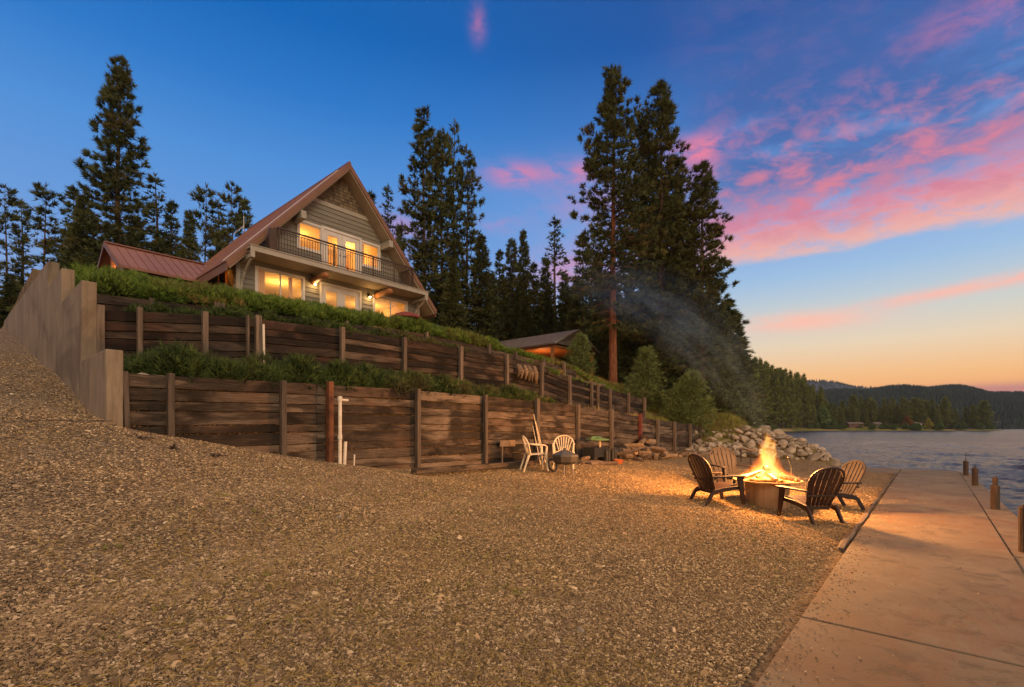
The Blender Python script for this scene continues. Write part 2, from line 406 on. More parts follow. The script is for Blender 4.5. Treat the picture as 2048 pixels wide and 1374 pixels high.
# ------------------------------------------------------------------ terrain
def sstep(x, a, b):
    t = np.clip((x-a)/(b-a), 0, 1); return t*t*(3-2*t)
W1T = ([1.5, 4.5, 7, 10.6, 13, 15, 17.3, 18.9, 21.5, 23.9], [2.44, 2.48, 2.49, 2.44, 2.36, 2.24, 2.09, 1.95, 1.84, 1.74])
W2T = ([1.5, 3.8, 5.9, 11.6, 13.4, 15.1, 16.7, 18.2, 21.6], [3.60, 3.87, 3.95, 3.95, 3.85, 3.56, 3.38, 3.28, 3.0])
W3T = ([1.5, 5, 9.7, 12.1, 17.1, 21], [4.2, 4.42, 4.6, 4.52, 4.3, 3.9])
ZB = ([-10, 1.4, 1.6, 4.45, 6.9, 9.9, 13, 17.5, 23, 30, 60], [1.8, 1.78, 1.69, 1.02, .76, .66, .68, .66, .5, .45, .4])
COAST = ([20, 24.6, 28, 31, 35, 50, 62, 106, 161, 210, 263, 320, 353, 372, 384, 396, 408, 416, 440, 4000], [-1.5, 1.6, 3.6, 6.5, 11, 16.5, 22, 44, 60, 68, 60, 52, 49, 28, 12, -8, -32, -34, 60, 140])
RA = Vector((22.3, 8.4)); RB = Vector((25.5, 2.7))
def mound(U, V):
    d = (RB-RA); L = d.length; d = d/L; nx, ny = -d.y, d.x
    s = ((U-RA.x)*d.x+(V-RA.y)*d.y)/L; t_ = (U-RA.x)*nx+(V-RA.y)*ny
    H = np.interp(s, [-.25, 0, .5, 1, 1.12], [0, .45, .52, .38, 0])
    return H*np.clip(np.sin(np.pi*np.clip(t_/5.2, 0, 1)), 0, 1)**.7
def gz(U, V):
    U = np.asarray(U, float); V = np.asarray(V, float)
    zb = np.interp(U, *ZB)
    front = np.where(V < 1, 0, zb*np.clip((V-1)/7.5, 0, 1))
    w1, w2, w3 = (np.interp(U, *w) for w in (W1T, W2T, W3T))
    rise = w3+.0+np.clip((V-12.2)/6.5, 0, 1)*(6.05-w3)
    terr = np.where(V < 8.57, front, np.where(V < 10.38, w1-.10, np.where(V < 12.08, w2-.12, rise)))
    # bank at the right-hand end of the walls
    bank = front+np.interp(V, [7.5, 9, 15, 22, 60], [0, .6, 4.2, 4.8, 7])-0
    w = np.where(V < 8.57, 1, np.where(V < 10.38, sstep(U, 20.5, 23.9), np.where(V < 12.08, sstep(U, 18.5, 22), sstep(U, 17, 24))))
    land = np.where(V < 8.57, front, terr*(1-w)+bank*w)
    land = np.where(V > 30, np.maximum(land, 6.05)+.02*(V-30), land)
    # drive left of the concrete wall
    drive = 1.78+.2*(V-8.4); drive = np.where(V > 27, 1.78+.2*18.6+.03*(V-27), drive)
    land = np.where((U < 1.45) & (V > 8.3), drive, land)
    land = np.where((U < -4) & (V > 8.3), drive+np.clip(-4-U, 0, 20)*.12, land)
    # beyond the beach: distance inland from the shoreline
    d = V-np.interp(U, *COAST)
    near = np.interp(d, [-3, 0, 1.5, 4, 10, 30, 60], [-1.9, -.62, .35, 1.2, 3.7, 6, 8])
    far = np.interp(d, [-6, 0, 3, 20, 100, 300], [-2.5, -.65, .25, 1.6, 9, 30])
    sh = near*(1-sstep(U, 50, 120))+far*sstep(U, 50, 120)
    k = sstep(U, 24.2, 27)
    z = land*(1-k)+np.where(U > 24, sh, land)*k
    # mound under the boulders
    z = z+mound(U, V)*np.where(V > 1, 1, 0)
    z = np.where((U > 21.75) & (V < 3.3), np.minimum(z, -.06), z)
    z = np.where((V < -1.05) & (U < 60), -2.2, z)
    z = np.where((U > 24.55) & (U < 60) & (V < 2.4), np.minimum(z, -1.8), z)
    return z
def gz1(U, V): return float(gz(np.array([U]), np.array([V]))[0])
us = np.unique(np.concatenate([np.arange(-60, -4, 4.), np.arange(-4, 1.4, .4), [1.40, 1.50], np.arange(1.7, 34, .3), np.arange(34, 80, 2.), np.arange(80, 380, 8.), np.arange(380, 430, 2.), np.arange(430, 1100, 40.), [24.53, 24.57]]))
vs_ = np.unique(np.concatenate([[-60, -20, -3, -1.12, -1.0], np.arange(-.8, 8.4, .23), [8.28, 8.45, 8.55, 8.60, 10.36, 10.41, 12.06, 12.11], np.arange(8.8, 20, .23), np.arange(20, 60, 2.), np.arange(60, 320, 12.), np.arange(-58, -3, 5.)]))
GU, GV = np.meshgrid(us, vs_, indexing='ij')
GZ = gz(GU, GV)
nzr = np.sin(GU*3.1+GV*2.2)*.012+np.sin(GU*1.9+np.cos(GV*1.3)*1.7)*.018+np.sin(GV*2.3+GU*.7)*.015+np.sin(GU*.7-GV*.9)*.03
GZ = GZ+nzr*np.where(GV > .95, 1, 0)*np.where(GU < 24, 1, .5)
nu, nv = GU.shape
ii = np.arange(nu*nv).reshape(nu, nv)
GF = np.stack([ii[:-1, :-1], ii[1:, :-1], ii[1:, 1:], ii[:-1, 1:]], -1).reshape(-1, 4)
zone = np.where((GV > 8.57) & (GU > 1.45), .6, 0.0)
zone = np.where((GU > 24) | (GV > 32), .6, zone)
zone = np.where(GU > 60, 1.0, zone)
def ground_mat():
    m, t, b = new_mat('gravel_ground')
    tc = t.nodes.new('ShaderNodeTexCoord'); P0 = tc.outputs['Object']
    at = t.nodes.new('ShaderNodeAttribute'); at.attribute_name = 'tint'; zn = S(t, at.outputs['Fac'])
    v = t.nodes.new('ShaderNodeTexVoronoi'); t.links.new(P0, v.inputs['Vector']); v.inputs['Scale'].default_value = 30
    sc = t.nodes.new('ShaderNodeSeparateColor'); t.links.new(v.outputs['Color'], sc.inputs[0]); rnd = S(t, sc.outputs[0]); dst = S(t, v.outputs['Distance'])
    big = nz(t, P0, .35, 5, .6, .6); mid = nz(t, P0, 3.0, 5, .65)
    col = ramp(t, rnd*.45+mid*.5, [(.15, (.05,.036,.022)), (.45, (.14,.10,.056)), (.7, (.28,.20,.11)), (.9, (.45,.33,.20))])
    col = mixc(t, big.smooth(.42, .66)*.5, col, (.21,.135,.065))
    col = mixc(t, nz(t, P0, 1.1, 5, .6).smooth(.58, .74)*.35, col, (.12,.10,.04))
    col = mixc(t, nz(t, P0, .8, 4, .6, .5).smooth(.56, .7)*.4, col, (.14,.075,.04))
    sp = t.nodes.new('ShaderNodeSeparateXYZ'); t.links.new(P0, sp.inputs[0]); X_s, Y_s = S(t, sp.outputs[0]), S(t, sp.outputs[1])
    grey = (X_s*-.17+Y_s*.03+(big-.5)*3.2+.85).clamp()  # grey drive gravel, widened to paint a dimmer foreground into the colour
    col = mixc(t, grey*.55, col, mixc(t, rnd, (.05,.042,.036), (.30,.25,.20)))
    soil = ramp(t, mid, [(.3, (.06,.042,.022)), (.7, (.20,.14,.07))])
    soil = mixc(t, big.smooth(.4, .6)*.6, soil, (.16,.13,.045))
    lawn = ramp(t, nz(t, P0, .05, 5, .6), [(.4, (.09,.10,.025)), (.55, (.17,.15,.05)), (.65, (.26,.19,.10))])
    col = mixc(t, zn.smooth(.2, .5), col, soil); col = mixc(t, zn.smooth(.7, .95), col, lawn)
    t.links.new(col, b.inputs['Base Color']); b.inputs['Roughness'].default_value = .95; b.inputs['Specular IOR Level'].default_value = .15
    bn = t.nodes.new('ShaderNodeBump'); bn.inputs['Strength'].default_value = .9; bn.inputs['Distance'].default_value = .03
    t.links.new((dst*-1.2+mid*.8+nz(t, P0, 60, 3)*.4).s, bn.inputs['Height']); t.links.new(bn.outputs[0], b.inputs['Normal'])
    return m
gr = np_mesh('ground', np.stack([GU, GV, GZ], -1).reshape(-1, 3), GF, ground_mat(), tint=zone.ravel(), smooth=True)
tag(gr, kind='structure')
# sharp terrace steps read better flat-shaded; they stand behind the walls
# ------------------------------------------------------------------ gravel, grass
rng = np.random.default_rng(5)
def chips(n, seed, dmin, dmax, lmin, lmax, name, mtl, pw=1.0, wr=.36, hgt=.22, dock=False):
    r = np.random.default_rng(seed)
    u = r.random(n*3); D = dmin*(dmax/dmin)**(u**pw)
    a = np.radians(r.uniform(-54, 52, n*3))        # around the view of the beach
    U = D*(np.cos(a)*.757+np.sin(a)*.653); V = D*(np.cos(a)*.653-np.sin(a)*.757)
    ok = ((V > .93) & (V < 8.38) & (U < 21.9)) | ((U < 1.33) & (V >= 8.38)); 
    U, V = U[ok][:n], V[ok][:n]; n = len(U)
    z = gz(U, V)+np.sin(U*3.1+V*2.2)*.012+np.sin(U*1.9+np.cos(V*1.3)*1.7)*.018+np.sin(V*2.3+U*.7)*.015+np.sin(U*.7-V*.9)*.03
    if dock:
        U = r.uniform(1.5, 14, n)**1.0; V = .855-np.abs(r.normal(0, .16, n)); V = np.where(r.random(n) < .12, r.uniform(-.75, .8, n), V); z = np.full(n, .033)
    L = r.uniform(lmin, lmax, n)*r.uniform(.6, 1.2, n); Wd = L*r.uniform(.6, 1.5, n)*wr; H = L*r.uniform(.5, 1.5, n)*hgt
    th = r.uniform(0, 2*np.pi, n); tl = r.normal(0, .22, n)
    c, s_ = np.cos(th), np.sin(th)
    loc = np.array([[-.5,-.5,0], [.5,-.35,0], [.5,.4,0], [-.45,.5,0], [-.25,.05,1], [.3,-.05,.9]])
    X = loc[None, :, 0]*L[:, None]+r.normal(0, .08, (n, 6))*L[:, None]; Y = loc[None, :, 1]*Wd[:, None]+r.normal(0, .12, (n, 6))*Wd[:, None]
    bend = (loc[None, :, 0]**2)*L[:, None]*r.normal(0, .9, (n, 1)); Y = Y+bend
    Z = loc[None, :, 2]*H[:, None]-.25*H[:, None]+X*tl[:, None]
    Vx = np.stack([U[:, None]+X*c[:, None]-Y*s_[:, None], V[:, None]+X*s_[:, None]+Y*c[:, None], z[:, None]+Z+.004], -1).reshape(-1, 3)
    F0 = np.array([[0,1,5], [0,5,4], [1,2,5], [2,3,4], [2,4,5], [3,0,4]])
    F = (F0[None]+np.arange(n)[:, None, None]*6).reshape(-1, 3)
    o = np_mesh(name, Vx, F, mtl, tint=np.repeat(r.random(n), 6)); tag(o, kind='stuff'); return o
def chipmat(name, stops, sp=.2):
    m, t, b = new_mat(name)
    at = t.nodes.new('ShaderNodeAttribute'); at.attribute_name = 'tint'
    tc = t.nodes.new('ShaderNodeTexCoord')
    col = ramp(t, S(t, at.outputs['Fac']), stops)
    big = nz(t, tc.outputs['Object'], .35, 5, .6, .6)
    col = mixc(t, big.smooth(.42, .66)*.4, col, (.27,.18,.09))
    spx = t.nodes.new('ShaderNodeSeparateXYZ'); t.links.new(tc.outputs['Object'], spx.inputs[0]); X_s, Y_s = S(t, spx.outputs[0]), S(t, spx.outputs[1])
    grey = (X_s*-.17+Y_s*.03+(big-.5)*3.2+.85).clamp()  # same grey gravel on the chips, painted foreground dimming included
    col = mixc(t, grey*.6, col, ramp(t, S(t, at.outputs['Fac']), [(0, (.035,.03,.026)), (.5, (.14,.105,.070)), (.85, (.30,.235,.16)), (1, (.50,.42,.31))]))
    pat = nz(t, tc.outputs['Object'], 1.4, 5, .65, .5)
    col = mixc(t, pat.smooth(.52, .70)*.4, col, (.20,.125,.06))
    rut = (Y_s-(X_s*.42+3.4)-(big-.5)*1.6); rr1 = rut.gauss(0, .22)+(rut-1.5).gauss(0, .22)
    col = mixc(t, rr1*.35, col, (.34,.25,.15))
    t.links.new(col, b.inputs['Base Color']); b.inputs['Roughness'].default_value = .8; b.inputs['Specular IOR Level'].default_value = sp
    return m
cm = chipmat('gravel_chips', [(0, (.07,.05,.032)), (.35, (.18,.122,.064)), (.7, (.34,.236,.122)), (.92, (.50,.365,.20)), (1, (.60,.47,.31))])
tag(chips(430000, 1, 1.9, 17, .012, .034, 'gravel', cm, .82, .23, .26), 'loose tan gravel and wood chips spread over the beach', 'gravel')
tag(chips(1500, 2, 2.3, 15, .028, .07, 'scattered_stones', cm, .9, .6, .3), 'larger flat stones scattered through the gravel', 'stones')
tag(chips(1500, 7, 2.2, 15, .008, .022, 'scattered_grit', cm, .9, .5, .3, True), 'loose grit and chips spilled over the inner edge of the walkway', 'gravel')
def tufts(P, Dr, n, L, Wd, spread, r, tint_j=.25, curl=0.0):
    """P (k,3) tuft roots, Dr (k,3) unit directions; n blades each -> verts, tris, tint"""
    k = len(P)
    base = np.repeat(P, n, 0); d = np.repeat(Dr, n, 0)+r.normal(0, spread, (k*n, 3)); d /= np.linalg.norm(d, axis=1)[:, None]
    ln = np.repeat(np.broadcast_to(L, (k,)), n)*r.uniform(.55, 1.15, k*n)
    q = np.cross(d, r.normal(0, 1, (k*n, 3))); q /= np.linalg.norm(q, axis=1)[:, None]+1e-9
    w = np.repeat(np.broadcast_to(Wd, (k,)), n)*r.uniform(.7, 1.2, k*n)
    b0 = base+d*ln[:, None]*.02-q*w[:, None]*.5; b1 = base+d*ln[:, None]*.02+q*w[:, None]*.5
    tip = base+d*ln[:, None]; tip[:, 2] -= curl*ln
    V = np.stack([b0, b1, tip], 1).reshape(-1, 3)
    F = np.arange(len(V)).reshape(-1, 3)
    t0 = np.repeat(r.random(k), n)*(1-tint_j)+r.random(k*n)*tint_j
    return V, F, np.repeat(t0, 3)
def cover(name, m, pts, L, W_, n, spread, seed, hill=0):
    r = np.random.default_rng(seed); P = np.array(pts)
    Dr = np.tile([0, 0, 1.], (len(P), 1))+r.normal(0, .35, (len(P), 3)); Dr[:, 2] = np.abs(Dr[:, 2]); Dr /= np.linalg.norm(Dr, axis=1)[:, None]
    V, F, T = tufts(P, Dr, n, L*r.uniform(.6, 1.25, len(P)), W_, spread, r)
    return np_mesh(name, V, F, m, tint=T)
# sparse weeds in the gravel
pts = []
for k in range(230):
    D = random.Random(k).uniform(3, 11); a = R_(random.Random(k+900).uniform(-50, 46))
    U = D*(math.cos(a)*.757+math.sin(a)*.653); V = D*(math.cos(a)*.653-math.sin(a)*.757)
    if 1.0 < V < 8 and U < 20:
        for j in range(5): pts.append((U+random.gauss(0, .05), V+random.gauss(0, .05), gz1(U, V)))
tag(cover('grass', M['yellowgreen'], pts, .045, .004, 8, .5, 3), 'short yellow green weeds growing through the gravel', 'grass', kind='stuff')
# dry grass litter over the beach
r5 = np.random.default_rng(77)
n_ = 16000; D = 2.4*(15/2.4)**r5.random(n_); a = np.radians(r5.uniform(-52, 50, n_))
U = D*(np.cos(a)*.757+np.sin(a)*.653); V = D*(np.cos(a)*.653-np.sin(a)*.757); ok = (V > .95) & (V < 8.3) & (U < 21.8)
P = np.stack([U[ok], V[ok], gz(U[ok], V[ok])+.012], -1); Dr = r5.normal(0, 1, P.shape); Dr[:, 2] = .12; Dr /= np.linalg.norm(Dr, axis=1)[:, None]
V_, F_, T_ = tufts(P, Dr, 3, .075, .005, .5, r5)
tag(np_mesh('dry_grass', V_, F_, M['drygrass'], tint=T_), 'dry straw and needle litter lying on the gravel', 'dry grass', kind='stuff')
# ------------------------------------------------------------------ water
def water_mat():
    m, t, b = new_mat('lake_water')
    tc = t.nodes.new('ShaderNodeTexCoord'); P0 = tc.outputs['Object']
    sp = t.nodes.new('ShaderNodeSeparateXYZ'); t.links.new(P0, sp.inputs[0]); x, y = S(t, sp.outputs[0]), S(t, sp.outputs[1])
    w = nz(t, comb(t, x*1.0+y*.45, y*.8-x*.36, 0.0), 2.3, 6, .6, .4)
    w2 = nz(t, comb(t, x*.75-y*.9, (x+y)*.3, 5.0), .42, 4, .6)
    b.inputs['Base Color'].default_value = (.009,.016,.026,1); b.inputs['Roughness'].default_value = .16
    b.inputs['IOR'].default_value = 1.333; b.inputs['Specular IOR Level'].default_value = .27
    bn = t.nodes.new('ShaderNodeBump'); bn.inputs['Strength'].default_value = 1; bn.inputs['Distance'].default_value = .3
    t.links.new((w*.45+w2*.6).s, bn.inputs['Height']); t.links.new(bn.outputs[0], b.inputs['Normal'])
    return m
ang = np.radians(np.concatenate([np.arange(-100, -58, 6.), np.arange(-58, 8, .11), np.arange(8, 62, 2.)]))      # bearing from the right-hand horizon
dist = np.concatenate([[.5, 2, 4, 6], 7*(1.0085**np.arange(0, 330)), [140, 180, 250, 400, 700, 1300, 2600, 5000]])
A_, Dd = np.meshgrid(ang, dist, indexing='ij')
X_, Y_ = Dd*np.cos(A_), Dd*np.sin(A_)
def waves(x, y):
    h = 0; r = np.random.default_rng(12)
    for k in range(26):
        lam = .45*1.16**k*.9; th = 2.2+r.normal(0, .55); ph = r.uniform(0, 6.28)
        q = (x*np.cos(th)+y*np.sin(th))*2*np.pi/lam+ph+1.3*np.sin((x*np.sin(th)-y*np.cos(th))/lam*.9+ph)
        h = h+(1-np.abs(np.sin(q*.5)))*lam*.020/(1+lam*.12)
    return h
H_ = waves(X_, Y_)*np.clip(1.3-Dd/110, 0, 1)*np.clip((Dd-6)/6, 0, 1)
H_ = H_-H_.max()*.3
WV = np.stack([X_, Y_, -.58+H_], -1).reshape(-1, 3); na, nd = A_.shape; ii = np.arange(na*nd).reshape(na, nd)
WF = np.stack([ii[:-1, :-1], ii[:-1, 1:], ii[1:, 1:], ii[1:, :-1]], -1).reshape(-1, 4)
wo_ = np_mesh('lake_water', WV, WF, water_mat(), smooth=True)
tag(wo_, kind='structure')
# ------------------------------------------------------------------ far hills
def hillz(x, tab): return np.interp(x, tab[0], tab[1])
def hill(name, tab, D0, D1, mtl, ncone, seed, ch):
    xs = np.arange(1300, 3400, 12.); ts = np.linspace(0, 1.5, 15)
    X, T = np.meshgrid(xs, ts, indexing='ij'); D = D0+(D1-D0)*T
    def surf(X, T):
        D = D0+(D1-D0)*T; Rr = (X-1024)/970*D
        crest = CZ+(853-hillz(X, tab))/970*D1
        z = -4+(crest+4)*np.where(T < 1, np.sin(np.clip(T, 0, 1)*np.pi/2)**.8, 1-(T-1)*.5)
        z = z+np.sin(X*.05+T*9)*crest*.05*np.clip(T*2, 0, 1)*np.clip((1-T)*4, 0, 1)
        return .757*D+.653*Rr, .653*D-.757*Rr, z
    U, V, Z = surf(X, T)
    n0, n1 = X.shape; ii = np.arange(n0*n1).reshape(n0, n1)
    F = np.stack([ii[:-1, :-1], ii[1:, :-1], ii[1:, 1:], ii[:-1, 1:]], -1).reshape(-1, 4)
    o = np_mesh(name, np.stack([U, V, Z], -1).reshape(-1, 3), F, mtl, smooth=True); tag(o, kind='structure')
    r = np.random.default_rng(seed); X = r.uniform(1480, 2600, ncone); T = r.random(ncone)**.7*1.03
    U, V, Z = surf(X, T); H = r.uniform(.6, 1.3, ncone)*ch; Rd = H*.2
    k = 5; th = np.arange(k)*2*np.pi/k
    Vx = np.zeros((ncone, k+1, 3)); Vx[:, :k, 0] = U[:, None]+np.cos(th)*Rd[:, None]; Vx[:, :k, 1] = V[:, None]+np.sin(th)*Rd[:, None]; Vx[:, :k, 2] = Z[:, None]-H[:, None]*.1; Vx[:, k] = np.stack([U, V, Z+H*.9], -1)
    F0 = np.array([[i, (i+1) % k, k] for i in range(k)]); F = (F0[None]+np.arange(ncone)[:, None, None]*(k+1)).reshape(-1, 3)
    return np_mesh(name+'_forest', Vx.reshape(-1, 3), F, M['tealforest'], tint=np.repeat(r.random(ncone), k+1))
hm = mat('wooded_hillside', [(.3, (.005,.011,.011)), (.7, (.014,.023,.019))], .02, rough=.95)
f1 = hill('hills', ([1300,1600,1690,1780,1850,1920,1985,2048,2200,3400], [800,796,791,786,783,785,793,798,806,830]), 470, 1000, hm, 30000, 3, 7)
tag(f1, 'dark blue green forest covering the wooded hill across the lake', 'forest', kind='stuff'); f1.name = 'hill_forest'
hm2 = mat('distant_hillside', [(.3, (.018,.028,.05)), (.7, (.035,.05,.075))], .01, rough=.95)  # blue of the distant air painted into the hillside colour
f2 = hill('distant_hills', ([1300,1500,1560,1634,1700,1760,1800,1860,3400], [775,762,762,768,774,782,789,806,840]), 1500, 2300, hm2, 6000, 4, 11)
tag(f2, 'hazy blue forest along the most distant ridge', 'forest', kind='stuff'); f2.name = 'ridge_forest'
# ------------------------------------------------------------------ walkway
b = MB()
edges = [-6, -3.1, .9, 4.88, 9.05, 12.9, 16.8, 20.8, 24.55]
for i in range(len(edges)-1):
    u0, u1 = edges[i]+.009, edges[i+1]-.009
    b.box((u0, -.80, -.9), (u1, .86, .03+.004*(i % 2)))
b.box((21.95, .878, -.9), (24.54, 3.2, .028))
wk = b.build('walkway', M['walk'], bevel=.008); tag(wk, kind='structure')
b = MB()
def ve(u): return -1.34+max(0, u-4)*.0125
for i in range(len(edges)-1):
    u0, u1 = edges[i]+.012, edges[i+1]-.012
    b.prism([(u0, -.822, -1.2), (u0, ve(u0), -1.2), (u1, ve(u1), -1.2), (u1, -.822, -1.2)], (0, 0, 1.205+.006*(i % 3)))
tag(b.build('walkway_curb', M['walk'], bevel=.01), kind='structure')
# edging timber beside the slab
for i, (u0, u1, w, lab) in enumerate(((7.9, 12.6, .085, 'split grey edging timber between gravel and walkway, nearest to the camera'), (12.75, 17.6, .06, 'thin edging board along the walkway beside the right fireside chair'), (17.8, 21.9, .05, 'far edging board along the walkway ending at its corner'))):
    b = MB(); n = 9
    pts = [(u0+(u1-u0)*k/n, .925+.012*math.sin(k*1.9+i), .035+.012*math.sin(k*2.3)) for k in range(n+1)]
    b.tube(pts, [w*.55*(.8+.3*math.sin(k*1.3+i)) for k in range(n+1)], 5, flat=.6)
    tag(b.build('edging_board', M['post']), lab, 'edging board', 'edging boards along the walkway')
# mooring posts
for i, (u, v, lab) in enumerate(((22.97, -.93, 'farthest round mooring post at the end of the walkway'), (19.2, -.97, 'second farthest mooring post on the walkway edge'), (13.9, -1.0, 'mooring post with a dark metal cap beside the middle of the walkway'), (9.45, -.97, 'nearest mooring post, cut by the right edge of the picture'))):
    t_ = thing('mooring_post', lab, 'post', (u, v, 0), 0, 'mooring posts along the walkway')
    b = MB(); h = .5 if i < 3 else .62
    b.lathe([(0, -.3), (.072, -.3), (.072, h-.01), (.06, h), (0, h)], (u, v, 0), 14); b.build('post', M['darkpost'], t_, smooth=False)
    b = MB()
    b.lathe([(0, h), (.045, h), (.045, h+.02), (.012, h+.025), (.012, h+.10), (0, h+.10)], (u, v, 0), 8)
    if i == 2: b.lathe([(0, h+.02), (.04, h+.03), (.045, h+.13), (.03, h+.18), (0, h+.18)], (u, v, 0), 8)
    if i == 0:
        b.tube([(u, v, h+.1), (u, v, h+.30)], .012, 6); b.tube([(u-.1, v-.1, h+.2), (u+.1, v+.1, h+.22)], .01, 6)
    b.build('cap', M['darkpost' if i else 'char'], t_)
# ------------------------------------------------------------------ concrete wing wall
b = MB()
segs = [(8.35, 10.17, 2.74), (10.17, 12.27, 4.02), (12.27, 14.2, 4.66), (14.2, 27.0, None)]
U0, U1 = 1.36, 1.55
for v0, v1, zt in segs:
    zt0 = zt if zt else 5.22; zt1 = zt if zt else 5.75
    zz0, zz1 = 1.0, 1.0
    b.prism([(U0, v0, zz0), (U0, v1, zz1), (U0, v1, zt1), (U0, v0, zt0)], (U1-U0, 0, 0))
wl = b.build('concrete_wall', M['concrete'], bevel=.012)
tag(wl, 'stepped board-marked concrete wall climbing the slope beside the gravel drive', 'wall')
# ------------------------------------------------------------------ timber retaining walls
rw = random.Random(11)
def pole(b, u, v, z0, z1, w=.12, d=.1, lean=0, tint=.5):
    b.prism([(u-w/2, v-d, z0), (u+w/2, v-d, z0), (u+w/2, v, z0), (u-w/2, v, z0)], (lean, 0, z1-z0), tint)
def wall(name, label, u0, u1, V, top, basef, row, m, joints, posts, group='timber retaining walls'):
    root = thing(name, label, 'retaining wall', ((u0+u1)/2, V, basef((u0+u1)/2)), 0, group)
    b = MB()
    cuts = sorted([u0]+[j for j in joints if u0 < j < u1]+[u1])
    for a, c in zip(cuts[:-1], cuts[1:]):
        zt0, zt1 = float(np.interp(a, *top)), float(np.interp(c, *top))
        zbm = min(basef(a), basef(c))-.15
        k = -1; acc = 0.0
        while (zt0+zt1)/2-acc > zbm:
            k += 1; row_ = row*(.78+.55*(math.sin(k*2.7+a*.13)*.5+.5)); t0, t1 = zt0-acc, zt1-acc; acc += row_
            # boards come in lengths
            xs = [a]; 
            while c-xs[-1] > 3.4: xs.append(xs[-1]+rw.uniform(1.6, 3.2))
            xs.append(c)
            for p, q in zip(xs[:-1], xs[1:]):
                f = lambda u: t0+(t1-t0)*(u-a)/(c-a)
                off = rw.uniform(-.02, .02); g0, g1 = rw.uniform(.012, .022), rw.uniform(.004, .02)
                sg = rw.uniform(-.008, .008)
                m_ = 5; tint = rw.random()
                vs = []; 
                for i in range(m_+1):
                    u = p+.004+(q-p-.008)*i/m_; zt_ = f(u)-(g0 if k else 0)+sg*math.sin(i/m_*math.pi)+rw.uniform(-.004, .004); zb_ = f(u)-row_+rw.uniform(-.003, .006)
                    bow = off+rw.uniform(-.004, .004)
                    vs += [(u, V+bow, zb_), (u, V+bow, zt_), (u, V+bow+.06, zt_), (u, V+bow+.06, zb_)]
                fs = [(0, 3, 2, 1), tuple(4*m_+x for x in (0, 1, 2, 3))]
                for i in range(m_):
                    o = 4*i
                    for x in range(4): fs.append((o+x, o+(x+1) % 4, o+4+(x+1) % 4, o+4+x))
                b.add(vs, fs, tint)
    b.build('boards', m, root)
    for u, h, w, kind, lean in posts:
        b = MB(); zt = float(np.interp(u, *top))+h; tint = rw.random(); w = w*.66
        if kind == 'rust':      # steel channel
            z0 = basef(u)-.2
            b.box((u-w/2, V-.14, z0), (u+w/2, V-.125, zt)); b.box((u-w/2, V-.123, z0), (u-w/2+.014, V-.03, zt)); b.box((u+w/2-.014, V-.123, z0), (u+w/2, V-.03, zt))
        else: pole(b, u, V-.03, basef(u)-.2, zt, w, .10, lean, tint)
        b.build('post', M[kind if kind != 'conc' else 'concrete'], root, bevel=0)
    return root
def w1b(u): return float(np.interp(u, *ZB))
JP1 = [1.62, 2.42, 4.12, 4.72, 6.66, 8.83, 10.78, 13.05, 14.95, 16.85, 18.9, 20.4, 22.2, 23.8]
# from pixel columns of the photograph to places along the wall
def uw(x, V): r = (x-1024)/970; return V*(.757+.653*r)/(.653-.757*r)
p1 = [(252,.02,.09,'post',-.03),(338,.03,.12,'post',0),(562,.02,.12,'post',0),(655,.05,.14,'rust',0),(831,.03,.13,'post',0),(966,.03,.13,'post',0),(1070,.06,.2,'post',0),(1152,.04,.17,'post',0),(1219,.07,.17,'post',0),(1277,.1,.2,'redrust',0),(1312,.03,.17,'post',0),(1346,.03,.17,'post',0),(1377,.03,.17,'post',0),(1398,.02,.14,'post',0)]
wall('retaining_wall', 'lowest timber retaining wall, long and warm brown, behind the white plastic chairs', 1.58, 23.9, 8.5, W1T, w1b, .165, M['boards'],
     [uw(x, 8.5) for x in (338, 562, 634, 831, 966, 1070, 1152, 1219, 1277, 1346)], [(uw(x, 8.5), h, w, k, l) for x, h, w, k, l in p1])
b = MB(); 
p2 = [(198,.06,.16,'post',0),(277,.06,.11,'post',.0),(407,.05,.13,'post',0),(492,.02,.05,'post',0),(513,.05,.16,'redrust' if 0 else 'post',0),(681,.03,.13,'post',0),(805,.04,.14,'post',0),(918,.05,.16,'post',0),(1010,.05,.16,'post',0),(1080,.08,.2,'post',0),(1136,.06,.17,'post',0),(1180,.05,.15,'post',0),(1192,.05,.08,'post',.03),(1217,.05,.15,'post',0),(1254,.05,.15,'post',0),(1286,.05,.17,'post',0)]
wall('retaining_wall', 'middle timber retaining wall, dark stained boards above the juniper bed', 1.58, uw(1288, 10.3), 10.3, W2T, lambda u: float(np.interp(u, *W1T))-.05 if u < 20 else 2.0, .15, M['boards_dark'],
     [uw(x, 10.3) for x in (277, 407, 497, 681, 805, 918, 1010, 1080, 1136, 1217, 1254)], [(uw(x, 10.3), h, w, k, l) for x, h, w, k, l in p2])
p3 = [(300,.02,.1,'post',0),(436,.08,.3,'post',0),(690,.05,.08,'post',0),(850,.05,.1,'post',0),(975,.12,.15,'post',0),(1028,.12,.15,'post',0),(1085,.10,.15,'post',0),(1125,.18,.18,'post',0)]
wall('retaining_wall', 'top timber retaining wall, low and half hidden under the green ground cover', 1.58, 18.3, 12.0, W3T, lambda u: float(np.interp(u, *W2T))-.1, .15, M['boards_dark'],
     [uw(x, 12.) for x in (300, 436, 690, 850, 975, 1028, 1085)], [(uw(x, 12.), h, w, k, l) for x, h, w, k, l in p3])
